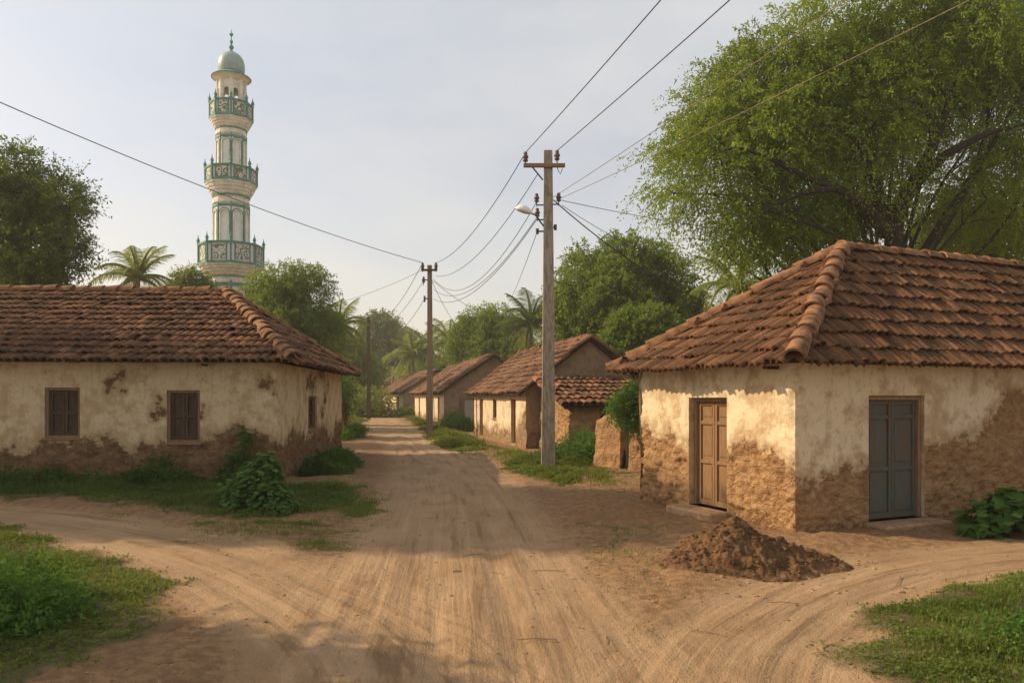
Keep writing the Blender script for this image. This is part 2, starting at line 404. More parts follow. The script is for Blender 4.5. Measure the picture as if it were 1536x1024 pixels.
GR['near_right'] = [G(1560, 848), G(1480, 866), G(1390, 893), G(1300, 928), G(1268, 975), G(1290, 1040), G(1330, 1100), (6, 3), (9, 5)]
GR['left_verge'] = [(-16, 18), (-16.5, 14.9), G(0, 748), G(120, 756), G(260, 772), G(390, 780), G(480, 774), G(535, 752), G(525, 728), G(450, 735), (-5.2, 16.9), (-5.4, 17.6)]
GR['pole_verge'] = [G(745, 697), G(790, 722), G(850, 733), G(872, 717), G(850, 704), G(906, 700), G(912, 672), (3.4, 26), (1.2, 25), G(800, 684)]
GR['row_verge'] = [G(628, 640), G(650, 668), G(690, 682), G(730, 676), G(716, 660), (-2.1, 37), (-4.0, 46), (-4.6, 52), (-9.6, 74), (-10.6, 74)]
GR['far_left'] = [(-8.4, 33), G(545, 652), G(556, 646), G(541, 636), (-12.2, 66), (-14.6, 70), (-18, 70), (-12, 40)]
NAMES_G = list(GR)
def ground_fields(x, y):
    r = np.hypot(x, y)
    near = r < 210
    w = np.zeros(len(x)); trk = []
    hw = [(1.55, .8), (1.0, .5), (.9, .5)]
    h = np.zeros(len(x))
    for k in range(3):
        s = np.full(len(x), 50.); t = np.zeros(len(x))
        s[near], t[near] = track_coords(x[near], y[near], k)
        wob = (fbm(t*.35, s*.0, 0, 31+k, 3)-.5)*.7
        wk = 1-ss(hw[k][0]-hw[k][1], hw[k][0]+hw[k][1], np.abs(s+wob*.6))
        trk.append(np.stack([s, t, wk], 1)); w = np.maximum(w, wk)
        rr = (fbm(s*2.6, t*.12, 0, 51+k, 3)-.5)*.10*wk
        h += rr*(r < 70)
    h += (1-w)*.035+(fbm(x*.5, y*.5, 0, 3, 4)-.5)*.12*(1-.75*w)*(r < 120)
    h += (fbm(x*3.1, y*3.1, 0, 5, 4)-.5)*(.07-.045*w)*(r < 60)+(fbm(x*13, y*13, 0, 6, 3)-.5)*(.034-.026*w)*(r < 22)
    h -= (r > 120)*.05
    g = np.zeros(len(x))
    m = r < 110
    for nme in NAMES_G:
        d = poly_sd(x[m], y[m], GR[nme]); g[m] = np.maximum(g[m], 1-ss(-.35, .35, d+(fbm(x[m]*1.6, y[m]*1.6, 0, 9, 4)-.5)*1.2))
    h += g*.03
    return h, w, g, trk
def H(x, y):
    x = np.atleast_1d(np.asarray(x, float)); y = np.atleast_1d(np.asarray(y, float)); return ground_fields(x, y)[0]
def make_ground():
    rr = list(np.linspace(.3, 4.5, 16)); r = 4.5
    while r < 34: r *= 1.0046; rr.append(r)
    while r < 170: r *= 1.013; rr.append(r)
    while r < 1300: r *= 1.10; rr.append(r)
    rr = np.array(rr)
    u = np.concatenate([np.linspace(-4, -.95, 60)[:-1], np.linspace(-.95, .95, 640), np.linspace(.95, 4, 60)[1:]])
    X = rr[:, None]*u[None, :]; Y = np.repeat(rr[:, None]-3.2, len(u), 1)
    nr, nc = X.shape; x, y = X.ravel(), Y.ravel()
    h, w, g, trk = ground_fields(x, y)
    v = np.stack([x, y, h], 1)
    i = np.arange(nr-1)[:, None]*nc+np.arange(nc-1)[None, :]
    q = np.stack([i, i+1, i+nc+1, i+nc], 2).reshape(-1, 4)
    road = w[q].mean(1) > .5
    for nm, sel in (('dirt_road', road), ('ground', ~road)):
        qq = q[sel]; us, inv = np.unique(qq, return_inverse=True)
        mb = MB(); mb.add(v[us], [inv.reshape(-1, 4)], 0, True)
        o = mb.build(nm, M_GROUND, None, (0, 0, 0)); me = o.data
        for an, val in (('track', w), ('grassy', g)):
            at_ = me.attributes.new(an, 'FLOAT', 'POINT'); at_.data.foreach_set('value', val[us].astype(np.float32))
        for k in range(3):
            at_ = me.attributes.new('trk%d' % k, 'FLOAT_VECTOR', 'POINT'); at_.data.foreach_set('vector', trk[k][us].astype(np.float32).ravel())
        tag(o, kind='structure')
make_ground()

# ------------------------------------------------------------------ walls, roofs, openings
def lines(a, b, res, snap):
    n = max(2, int(round((b-a)/res))+1); l = np.linspace(a, b, n); s = sorted(set(x for x in snap if a < x < b))
    keep = [x for x in l if x in (l[0], l[-1]) or all(abs(x-t) > res*.45 for t in s)]
    return np.array(sorted(keep+s))
def wall_face(mb, A, d, n, L, top, opens=(), res=.05, mudh=lambda u: .7+0*u, adj=(None, None), seed=0, amp=1., zb=-.2, depth=.22, patch=0.):
    """one wall face: origin A (x,y), direction d, outward normal n; top = height or function of u"""
    d = np.array((*d, 0.)); n = np.array((*n, 0.)); A = np.array((*A, 0.))
    us = lines(0, L, res, [o[0] for o in opens]+[o[1] for o in opens])
    const = not callable(top)
    zmax = top if const else 1.0
    zs = lines(zb, zmax, res, [o[2] for o in opens]+[o[3] for o in opens]) if const else np.linspace(0, 1, int(3.5/res))
    U, Z = np.meshgrid(us, zs, indexing='ij')
    if not const: T = top(U); Z = zb+Z*(T-zb)
    P = A+U[..., None]*d+Z[..., None]*np.array((0, 0, 1.))
    x, y, z = P[..., 0]+seed*3.1, P[..., 1], P[..., 2]
    hh = mudh(U)+(fbm(x*1.1, y*1.1, z*.6, seed+1, 4)-.5)*1.1
    m = ss(-.55, .55, hh-Z)
    if patch: m = np.maximum(m, .58*ss(-.05, .16, fbm(x*1.3, y*1.3, z*1.3, seed+4, 5)-patch))
    lump = fbm(x*4.5, y*4.5, z*6.5, seed+2, 4)-.5+(.26*(cells(x*6.+.4*z+.9*fbm(x*2, y*2, z*2, 5, 2), y*6., z*8.5, seed)-.6) if res < .06 else 0)
    mg = ss(.3, .65, m); big = fbm(x*.9, y*.9, z*.9, seed+3, 3)-.5
    dd = amp*((1-mg)*.020+mg*lump*.13+(1-mg)*lump*.016+big*.06)
    for e_, D_ in ((adj[0], U), (adj[1], L-U)):
        if e_ is not None and res < .1: dd -= np.exp(-(D_/.09)**2)*(.012+.13*np.maximum(0, fbm(Z*3.3, 0, 0, 33+seed, 4)-.42))
    for o in opens:
        dx = np.maximum(np.maximum(o[0]-U, U-o[1]), 0); dz = np.maximum(np.maximum(o[2]-Z, Z-o[3]), 0)
        dd *= ss(0, .10, np.hypot(dx, dz))
    N = np.broadcast_to(n, P.shape).copy()
    if adj[0] is not None: N = N+np.exp(-(U/.12)**2)[..., None]*np.array((*adj[0], 0.))
    if adj[1] is not None: N = N+np.exp(-((L-U)/.12)**2)[..., None]*np.array((*adj[1], 0.))
    V = P+N*dd[..., None]
    nu, nz_ = U.shape
    i = np.arange(nu-1)[:, None]*nz_+np.arange(nz_-1)[None, :]
    q = np.stack([i, i+nz_, i+nz_+1, i+1], 2).reshape(-1, 4)
    cu = ((us[:-1]+us[1:])/2)[:, None]+0*zs[None, :-1]; cz = ((Z[:-1, :-1]+Z[1:, 1:])/2)
    keep = np.ones(cu.shape, bool)
    for o in opens: keep &= ~((cu > o[0]) & (cu < o[1]) & (cz > o[2]) & (cz < o[3]))
    mb.add(V.reshape(-1, 3), [q[keep.ravel()]], m.ravel(), True)
    for o in opens:
        c = [A+d*o[0]+np.array((0, 0, o[2])), A+d*o[1]+np.array((0, 0, o[2])), A+d*o[1]+np.array((0, 0, o[3])), A+d*o[0]+np.array((0, 0, o[3]))]
        for k in range(4):
            a, b = c[k], c[(k+1) % 4]; mb.quad(a, b, b-n*depth, a-n*depth, .35)
        mb.quad(*[p-n*(depth+.12) for p in c], .9)

def barrel(n=6):
    an = np.linspace(0, math.pi, n+1); return np.cos(an), np.sin(an)
def tile_slope(mb, A, B, C, Dp, tw=.17, exp_=.34, r=.10, sag=.03, seed=0, lift=.06, jit=1.):
    """barrel tiles on the slope whose eave runs A->B and whose top runs C->Dp"""
    A, B, C, Dp = [np.asarray(p, float) for p in (A, B, C, Dp)]
    e = nrm(B-A); nn = nrm(np.cross(e, C-A)); nn = nn if nn[2] > 0 else -nn
    w = nrm((C-A)-e*np.dot(C-A, e)); Hh = np.dot(C-A, w); L = np.linalg.norm(B-A)
    uC, uD = np.dot(C-A, e), np.dot(Dp-A, e)
    nj = max(3, int(round(Hh/exp_))); ex = Hh/nj
    rg = np.random.default_rng(seed+100)
    us = []; vs = []; rows = []
    for j in range(nj):
        v = j*ex; u0 = uC*(v+.3*ex)/Hh; u1 = L+(uD-L)*(v+.3*ex)/Hh
        k = np.arange(int(math.ceil((u0-.02)/tw)), int((u1+.02)/tw)+1)*tw
        us.append(k); vs.append(np.full(len(k), v)); rows.append(np.full(len(k), j))
    u = np.concatenate(us); v = np.concatenate(vs); N = len(u)
    rowj = np.concatenate(rows)
    keep = rg.random(N) > .006; u, v, rowj = u[keep], v[keep], rowj[keep]; N = len(u)
    u = u+rg.normal(0, .007, N)*jit; v = v+rg.normal(0, .018, N)*jit+(fbm(u*.8, rowj*3.7, 0, seed, 2)-.5)*.08
    rot = rg.normal(0, .02, N)*jit; lf = rg.normal(0, .011, N)*jit; tl = ex*1.32
    co, si = barrel(6); rad = r*(1+rg.normal(0, .05, N))
    sg = (fbm(u*.35+seed, v*.35, 0, seed+9, 3)-.5)*sag*2.4
    def ring(dist, rs, li, inner=0.):
        uu = (rad*rs-inner)[:, None]*co[None, :]; hh = (rad*rs-inner)[:, None]*si[None, :]*1.05+(li+lf+sg)[:, None]
        ru = u[:, None]+uu*np.cos(rot)[:, None]-dist*np.sin(rot)[:, None]; rv = v[:, None]+dist*np.cos(rot)[:, None]+uu*np.sin(rot)[:, None]
        return A+ru[..., None]*e+rv[..., None]*w+hh[..., None]*nn
    lo = ring(-.06, 1.06, lift); mid_ = ring(tl*.45, .98, lift*.55); up = ring(tl-.06, .86, .004); inn = ring(-.06, 1.06, lift-.006, .024)
    K = 7
    V = np.concatenate([lo, mid_, up, lo, inn], 1)      # N, 5K, 3
    f = []
    for k in range(K-1):
        f += [(k, k+1, K+k+1, K+k), (K+k, K+k+1, 2*K+k+1, 2*K+k), (3*K+k, 4*K+k, 4*K+k+1, 3*K+k+1)]
    f = np.array(f); FF = (np.arange(N)[:, None, None]*5*K+f[None]).reshape(-1, 4)
    a = np.clip(.46+rg.normal(0, .22, N)+(fbm(u*.9, v*.9, 0, seed+5, 3)-.5)*.7, 0, 1)
    mb.add(V.reshape(-1, 3), [FF], np.repeat(a, 5*K), True)
    return nn
def cap_line(mb, P, Q, r=.14, seg=.42, nn=np.array((0, 0, 1.)), seed=0, th=.022, wob=.02):
    """overlapping half round cap tiles from P (low) to Q (high)"""
    P, Q = np.asarray(P, float), np.asarray(Q, float); L = np.linalg.norm(Q-P); d = (Q-P)/L
    x = nrm(np.cross(d, nn)); y = np.cross(x, d); rg = np.random.default_rng(seed+5)
    m = max(2, int(round(L/seg))); s = L/m; co, si = barrel(8)
    for k in range(m):
        c0 = P+d*(k*s-.03); c1 = P+d*((k+1)*s+.06); off = x*rg.normal(0, wob)+y*rg.normal(0, wob*.5)
        tw = x*rg.normal(0, .025)
        r0, r1 = r*(1.07+rg.normal(0, .035)), r*.90
        rings = []
        for (c, rr, li) in ((c0, r0, .025), (c0*.5+c1*.5, (r0+r1)/2, .015), (c1, r1, 0.), (c0, r0, .025), (c0, r0-th*1.6, .025)):
            rings.append(c+off+(tw if c is c1 else 0)+rr*co[:, None]*x+(rr*si[:, None]*.95+li-.02)*y)
        K = 9; f = []
        for q in range(K-1): f += [(q, q+1, K+q+1, K+q), (K+q, K+q+1, 2*K+q+1, 2*K+q), (3*K+q, 4*K+q, 4*K+q+1, 3*K+q+1)]
        mb.add(np.concatenate(rings), [f], rg.random(), True)
def sheet(mb, pts, th=.05):
    """thin slab under a roof slope"""
    pts = np.asarray(pts, float); n = nrm(np.cross(pts[1]-pts[0], pts[-1]-pts[0])); n = n if n[2] > 0 else -n
    k = len(pts); v = np.vstack([pts, pts-n*th]); q = [tuple((i, (i+1) % k, k+(i+1) % k, k+i)) for i in range(k)]
    mb.add(v, [q, [tuple(range(k))], [tuple(range(2*k-1, k-1, -1))]])
def v3(p, z): return np.array((p[0], p[1], z), float)

def make_door(house, A, d, n, o, mat, rows, depth=.17, frame=.07, framemat=None, leafw=None, label=None):
    """two leaf panelled door in opening o of a wall face"""
    d3 = np.array((*d, 0.)); n3 = np.array((*n, 0.)); z3 = np.array((0, 0, 1.)); A3 = np.array((*A, 0.)); ax = [d3, n3, z3]
    u0, u1, z0, z1 = o; mb = MB()
    c = lambda u, z, k: A3+d3*u+z3*z-n3*k
    mb.box(c(u0+frame/2, (z0+z1)/2, depth-.02), (frame, .10, z1-z0), ax, 0, .006); mb.box(c(u1-frame/2, (z0+z1)/2, depth-.02), (frame, .10, z1-z0), ax, 0, .006)
    mb.box(c((u0+u1)/2, z1-frame/2, depth-.018), (u1-u0-2*frame, .096, frame), ax, 0, .006)
    fr = mb.build('door', framemat or M_FRAME, house)
    if label: fr['label'] = label
    a, b = u0+frame, u1-frame; w = (b-a)/2
    for k in range(2):
        m = MB(); l0 = a+k*w+.004; l1 = a+(k+1)*w-.004; zt = z1-frame-.006; zb_ = z0+.012
        st = .055
        m.box(c((l0+l1)/2, (zb_+zt)/2, depth+.022), (l1-l0-.004, .018, zt-zb_-.004), ax)               # back board
        m.box(c(l0+st/2, (zb_+zt)/2, depth), (st, .035, zt-zb_), ax, 0, .004); m.box(c(l1-st/2, (zb_+zt)/2, depth), (st, .035, zt-zb_), ax, 0, .004)
        hts = [zb_]+[zb_+(zt-zb_)*f for f in rows]+[zt]
        for q, zz in enumerate(hts):
            rh = .085 if q == 0 else .06
            zc = zz+rh/2 if q == 0 else (zz-rh/2 if q == len(hts)-1 else zz)
            m.box(c((l0+l1)/2, zc, depth+.002), (l1-l0-2*st, .030, rh), ax, 0, .004)
        for q in range(len(hts)-1):
            zl, zh = hts[q]+.10, hts[q+1]-.075
            if zh-zl > .12: m.box(c((l0+l1)/2, (zl+zh)/2, depth+.008), (l1-l0-2*st-.06, .014, zh-zl), ax, 0, .005)
        m.build('door_leaf', mat, fr)
    return fr
def make_window(house, A, d, n, o, depth=.13, frame=.06, mat=None, framemat=None):
    d3 = np.array((*d, 0.)); n3 = np.array((*n, 0.)); z3 = np.array((0, 0, 1.)); A3 = np.array((*A, 0.)); ax = [d3, n3, z3]
    u0, u1, z0, z1 = o; c = lambda u, z, k: A3+d3*u+z3*z-n3*k
    mb = MB(); fm = framemat or M_FRAME
    mb.box(c(u0+frame/2, (z0+z1)/2, depth-.03), (frame, .12, z1-z0), ax, 0, .005); mb.box(c(u1-frame/2, (z0+z1)/2, depth-.03), (frame, .12, z1-z0), ax, 0, .005)
    mb.box(c((u0+u1)/2, z1-frame/2, depth-.028), (u1-u0-2*frame, .116, frame), ax, 0, .005); mb.box(c((u0+u1)/2, z0+frame/2, depth-.028), (u1-u0-2*frame, .116, frame), ax, 0, .005)
    fr = mb.build('window', fm, house)
    s = MB(); s.box(c((u0+u1)/2, z0-.02, .03), (u1-u0+.10, .16, .05), ax, 0, .008); s.build('sill', fm, fr)
    a, b = u0+frame, u1-frame; w = (b-a)/2
    for k in range(2):
        m = MB(); l0 = a+k*w+.004; l1 = a+(k+1)*w-.004; zb_, zt = z0+frame+.004, z1-frame-.004
        m.box(c((l0+l1)/2, (zb_+zt)/2, depth+.035), (l1-l0-.004, .014, zt-zb_-.004), ax)
        for uu in (l0+.03, l1-.03): m.box(c(uu, (zb_+zt)/2, depth), (.06, .05, zt-zb_), ax, 0, .006)
        for zz in (zb_+.035, (zb_+zt)/2, zt-.035): m.box(c((l0+l1)/2, zz, depth+.002), (l1-l0-.12, .046, .07), ax, 0, .006)
        m.build('shutter', mat or M_DKWOOD, fr)
    return fr

def hip_house(name, label, A, dA, LA, dB, LB, eave, ridge_h, s1, s2, over, matw, matt, opensA=(), opensB=(), mudA=None, mudB=None, res=.04, tw=.138, exp_=.37, r=.082, capr=.155, seed=0, patch=0.):
    """A = near corner; face A runs along dA (the ridge is parallel to it), face B runs along dB"""
    dA, dB = np.array(dA), np.array(dB); A = np.array(A)
    nA, nB = -dB, -dA                                    # outward normals of faces A and B
    h = thing(name, label, 'house', (A[0], A[1], 0.))
    mb = MB()
    wall_face(mb, A, dA, nA, LA, eave, opensA, res, mudA, (nB, dA), seed, patch=patch)
    wall_face(mb, A, dB, nB, LB, eave, opensB, res, mudB, (nA, dB), seed, patch=patch)
    wall_face(mb, A+dB*LB, dA, dB, LA, eave, (), .25, mudA, (nB, dA), seed); wall_face(mb, A+dA*LA, dB, dA, LB, eave, (), .25, mudB, (nA, dB), seed)
    mb.build('wall', matw, h)
    c00 = v3(A-dA*over-dB*over, eave-.06); c10 = v3(A+dA*(LA+over)-dB*over, eave-.06); c01 = v3(A-dA*over+dB*(LB+over), eave-.06); c11 = v3(A+dA*(LA+over)+dB*(LB+over), eave-.06)
    r0 = v3(A+dB*LB/2+dA*s1, ridge_h); r1 = v3(A+dB*LB/2+dA*(LA-s2), ridge_h)
    rb = MB()
    tile_slope(rb, c00, c10, r0, r1, tw, exp_, r, seed=seed)
    tile_slope(rb, c00, c01, r0, r0, tw, exp_, r, seed=seed+1)
    tile_slope(rb, c01, c11, r0, r1, tw, exp_, r, seed=seed+2); tile_slope(rb, c10, c11, r1, r1, tw, exp_, r, seed=seed+3)
    roof = rb.build('roof', matt, h)
    ub = MB()
    dn = np.array((0, 0, -.035))
    mid_c = (c00+c11)/2; ins = lambda p: p+(np.array((mid_c[0], mid_c[1], ridge_h))-p)*(.22/np.linalg.norm(mid_c-p)*1.2)
    k00, k10, k01, k11 = [p+(r-p)*.055 for p, r in ((c00, r0), (c10, r1), (c01, r0), (c11, r1))]
    for pts in ((k00, k10, r1, r0), (k00, k01, r0), (k01, k11, r1, r0), (k10, k11, r1)): sheet(ub, [p+dn for p in pts], .03)
    # rafter ends under the near eaves
    for (P0, dd, nn_, LL) in ((A, dA, nA, LA), (A, dB, nB, LB)):
        for t in np.arange(.3, LL, .62):
            if rng.random() < .9: continue
            p = P0+dd*t+nn_*(over*.25); ub.box(v3(p, eave-.06), (over*.9, .05, .045), [np.array((*nn_, 0)), np.array((*dd, 0)), np.array((0, 0, 1.))])
    ub.build('roof_boards', M_UNDER, roof)
    for k, (p, q) in enumerate(((c00, r0), (c01, r0), (c10, r1), (c11, r1))):
        cb = MB(); cap_line(cb, p+np.array((0, 0, .10)), q+np.array((0, 0, .09)), capr, .42, seed=seed+k); cb.build('hip_cap', M_CAP, roof)
    cb = MB(); cap_line(cb, r0+np.array((0, 0, .08)), r1+np.array((0, 0, .08)), capr*.92, .42, seed=seed+9); cb.build('ridge_cap', M_CAP, roof)
    return h
def gable_house(name, label, A, dA, LA, dB, LB, eave, ridge_h, over, matw, matg, matt, opensA=(), mudA=None, mudG=None, res=.08, tw=.2, exp_=.36, r=.115, seed=0, group=None, slat=1):
    """A = near corner; road wall along dA (ridge parallel), gable along dB"""
    dA, dB = np.array(dA), np.array(dB); A = np.array(A); nA, nG = -dB, -dA
    h = thing(name, label, 'house', (A[0], A[1], 0.), group)
    mb = MB(); wall_face(mb, A, dA, nA, LA, eave, opensA, res, mudA, (nG, dA), seed); wall_face(mb, A+dB*LB, dA, dB, LA, eave, (), .3, mudA, (nG, dA), seed)
    mb.build('wall', matw, h)
    tp = lambda u: eave+(ridge_h-.12-eave)*(1-np.abs(u-LB/2)/(LB/2))
    mb = MB(); wall_face(mb, A, dB, nG, LB, tp, (), res, mudG, (nA, dB), seed+3); mb.build('gable_wall', matg, h)
    mb = MB(); wall_face(mb, A+dA*LA, dB, dA, LB, tp, (), .3, mudG, (nA, dB), seed+3); mb.build('gable_wall', matg, h)
    sl_ = (ridge_h-eave)/(LB/2); rk = .28
    e0 = v3(A-dA*rk-dB*over, eave-over*sl_); e1 = v3(A+dA*(LA+rk)-dB*over, eave-over*sl_); r0 = v3(A-dA*rk+dB*LB/2, ridge_h); r1 = v3(A+dA*(LA+rk)+dB*LB/2, ridge_h)
    f0 = v3(A-dA*rk+dB*(LB+over), eave-over*sl_); f1 = v3(A+dA*(LA+rk)+dB*(LB+over), eave-over*sl_)
    rb = MB(); tile_slope(rb, e0, e1, r0, r1, tw, exp_, r, seed=seed, sag=.07); tile_slope(rb, f0, f1, r0, r1, tw, exp_, r, seed=seed+1, sag=.07)
    roof = rb.build('roof', matt, h)
    ub = MB(); dn = np.array((0, 0, -.04)); sheet(ub, [p+dn for p in (e0, e1, r1, r0)], .05); sheet(ub, [p+dn for p in (f0, f1, r1, r0)], .05); ub.build('roof_boards', M_UNDER, roof)
    cb = MB(); cap_line(cb, r0+np.array((0, 0, .05)), r1+np.array((0, 0, .05)), .13, .45, seed=seed); cb.build('ridge_cap', M_CAP, roof)
    cb = MB(); cap_line(cb, e0+np.array((0, 0, .05)), r0+np.array((0, 0, .05)), .085, .4, seed=seed+2); cb.build('rake_cap', MT_F, roof)
    cb = MB(); cap_line(cb, f0+np.array((0, 0, .05)), r0+np.array((0, 0, .05)), .085, .4, seed=seed+3); cb.build('rake_cap', MT_F, roof)
    return h

# right house
RA = np.array((4.0, 10.83)); RdB = nrm(np.array((-1.58, 3.57))); RdA = np.array((RdB[1], -RdB[0])); RLB = 3.9
oB = [(1.46, 2.44, .14, 1.95)]; oA = [(1.43, 2.62, .10, 1.98)]
hr = hip_house('mud_house', 'near house right of the road with red tiled hip roof, brown door and blue door', RA, RdA, 12.0, RdB, RLB, 2.44, 4.55, 3.0, 3.0, .42, MW_R, MT_R, oA, oB,
               mudA=lambda u: .92+.04*u+.75*ss(2.6, 5.2, u), mudB=lambda u: 1.15+0*u, res=.028, seed=2)
make_door(hr, RA, RdB, -RdA, oB[0], M_BROWNDOOR, (.42, .80), label='weathered brown two leaf door in the sunlit wall')
make_door(hr, RA, RdA, -RdB, oA[0], M_BLUEDOOR, (.42, .86), depth=.12, label='faded blue grey two leaf door in the shaded wall')
for (d_, n_, o_) in ((RdB, -RdA, oB[0]), (RdA, -RdB, oA[0])):
    mb = MB(); c = RA+d_*(o_[0]+o_[1])/2+n_*.10
    mb.box(v3(c, o_[2]-.10), (o_[1]-o_[0]+.22, .62, .2), [np.array((*d_, 0)), np.array((*n_, 0)), np.array((0, 0, 1.))], 0, .03); mb.build('doorstep', M_STEP, hr)
# left house
LA_ = np.array((-5.34, 17.4)); LdB = nrm(np.array((-.6, 9.3))); LdA = np.array((-LdB[1], LdB[0]))
def lu(px):                                    # position along the front wall seen at picture column px
    k = (px-768)/F; return (k*LA_[1]-LA_[0])/(LdA[0]-k*LdA[1])
def lz(py, px): return gz(py, LA_[1]+LdA[1]*lu(px))
oL = [(lu(300), lu(250), lz(664, 275), lz(585, 275)), (lu(120), lu(67), lz(657, 93), lz(581, 93))]
kk = (469-768)/F; wv = (kk*LA_[1]-LA_[0])/(LdB[0]-kk*LdB[1])
oLB = [(wv-.62, wv+.62, 1.02, 2.0)]
def mudL(u): return .85+.45*np.exp(-((u-.9)/.7)**2)+.25*np.exp(-((u-8.5)/1.6)**2)
hl = hip_house('mud_house', 'near house left of the road, stained plaster, dark tiled hip roof and shuttered windows', LA_, LdA, 11.4, LdB, 9.3, 2.74, 4.86, 2.55, 2.55, .5, MW_L, MT_L, oL, oLB,
               mudA=mudL, mudB=lambda u: .85+0*u, res=.045, tw=.172, exp_=.44, r=.10, capr=.19, seed=11, patch=.60)
for o_ in oL: make_window(hl, LA_, LdA, -LdB, o_)
make_window(hl, LA_, LdB, -LdA, oLB[0])

# row of gable houses along the road
def row_op(A, dA, pxs, z0, z1, w):
    out = []
    for px in pxs:
        k = (px-768)/F; u = (k*A[1]-A[0])/(dA[0]-k*dA[1]); out.append((u-w/2, u+w/2, z0, z1))
    return out
A2 = np.array((.52, 28.4)); d2 = nrm(np.array((-2.34, 9.6))); b2 = np.array((d2[1], -d2[0]))
o2d = row_op(A2, d2, (770, 722), .12, 1.88, .8); o2w = row_op(A2, d2, (742,), 1.0, 1.88, .75)
h2 = gable_house('mud_house', 'gable house behind the tall near pole, cream road wall with doors and small window', A2, d2, 10.2, b2, 4.9, 2.36, 4.2, .34, MW_F, MW_G, MT_F, o2d+o2w,
                 mudA=lambda u: .62+.7*np.exp(-(u/.9)**2), mudG=lambda u: .5+0*u, seed=21, group='houses in the row along the road')
for o_ in o2d: make_door(h2, A2, d2, -b2, o_, M_DKWOOD, (.5,))
make_window(h2, A2, d2, -b2, o2w[0])
A3 = np.array((-4.6, 52)); d3_ = nrm(np.array((-4.6, 20.))); b3 = np.array((d3_[1], -d3_[0]))
o3 = row_op(A3, d3_, (658, 640, 629), .05, 2.0, 1.0)
h3 = gable_house('mud_house', 'second gable house of the row, long brown roof behind the middle pole', A3, d3_, 19.5, b3, 6.8, 2.5, 4.85, .4, MW_F, MW_G, MT_F, o3, mudA=lambda u: .5+0*u, mudG=lambda u: .9+0*u, res=.14, tw=.27, exp_=.45, r=.15, seed=31, group='houses in the row along the road')
for o_ in o3: make_door(h3, A3, d3_, -b3, o_, M_DKWOOD, (.5,))
A4 = np.array((-11.2, 79.)); d4 = nrm(np.array((-5.2, 17.))); b4 = np.array((d4[1], -d4[0]))
o4 = row_op(A4, d4, (597, 594.), .05, 2.1, 1.4)
h4 = gable_house('mud_house', 'third gable house of the row, partly behind the second one', A4, d4, 16, b4, 7, 2.6, 4.8, .4, MW_F, MW_G, MT_F, o4[:1], mudA=lambda u: .5+0*u, mudG=lambda u: .9+0*u, res=.2, tw=.34, exp_=.5, r=.19, seed=41, group='houses in the row along the road')
make_door(h4, A4, d4, -b4, o4[0], M_DKWOOD, (.5,))
A5 = np.array((-19.3, 108.)); d5 = nrm(np.array((1., .12))); b5 = np.array((-d5[1], d5[0]))
h5 = hip_house('mud_house', 'farthest low house closing the end of the road', A5, d5, 11, b5, 7, 2.5, 4.9, 2.5, 2.5, .5, MW_G, MT_F, (), (), mudA=lambda u: 1.+0*u, mudB=lambda u: 1.+0*u, res=.25, tw=.4, exp_=.55, r=.22, capr=.2, seed=51)

# lean-to shed against the gable of the second house
def leanto():
    A = np.array((1.86, 25.0)); b = b2; d = d2; Wd, Dp = 2.9, 3.5
    h = thing('lean_to_shed', 'small mud brick lean-to with dark sloping tile roof against the gable wall', 'shed', (A[0], A[1], 0.))
    nG, nA = -d, -b
    op = [(1.05, 1.55, .1, 1.6)]
    mb = MB(); top = lambda u: 1.72+.26*u
    wall_face(mb, A, b, nG, Wd, 1.72, op, .05, lambda u: 3.+0*u, (nA, b), 61, 1.)
    wall_face(mb, A, d, nA, Dp, top, (), .05, lambda u: 3.+0*u, (nG, None), 61, 1.2)
    wall_face(mb, A+b*Wd, d, b, Dp, top, (), .2, lambda u: 3.+0*u, (nG, None), 61)
    mb.build('wall', MW_R, h)
    e0 = v3(A-b*.25-d*.32, 1.66); e1 = v3(A+b*(Wd+.2)-d*.32, 1.66); t0 = v3(A-b*.25+d*Dp*.93, 2.62); t1 = v3(A+b*(Wd+.2)+d*Dp*.93, 2.62)
    rb = MB(); tile_slope(rb, e0, e1, t0, t1, .24, .5, .14, seed=63, lift=.06); rf = rb.build('roof', MT_L, h)
    ub = MB(); sheet(ub, [p+np.array((0, 0, -.04)) for p in (e0, e1, t1, t0)], .05); ub.build('roof_boards', M_UNDER, rf)
    make_door(h, A, b, nG, op[0], M_DKWOOD, (.5,), frame=.05)
leanto()
# walled doorway between second and third house
def side_gate():
    A = np.array((-3.05, 45.2)); d = nrm(np.array((1., .24))); n = np.array((d[1], -d[0]))
    h = thing('gate', 'pale wooden gate in a low mud wall between two houses of the row', 'gate', (A[0], A[1], 0.))
    mb = MB(); wall_face(mb, A, d, n, 3.2, 2.15, [(.18, .98, .05, 1.9)], .08, lambda u: 1.5+0*u, (None, None), 71, .8)
    mb.box(v3(A+d*1.6-n*.42, .95), (3.2, .12, 2.38), [np.array((*d, 0)), np.array((*n, 0)), np.array((0, 0, 1.))], .9)
    mb.build('wall', MW_G, h); make_door(h, A, d, n, (.18, .98, .05, 1.9), M_PALEDOOR, (.5,), depth=.06)
side_gate()
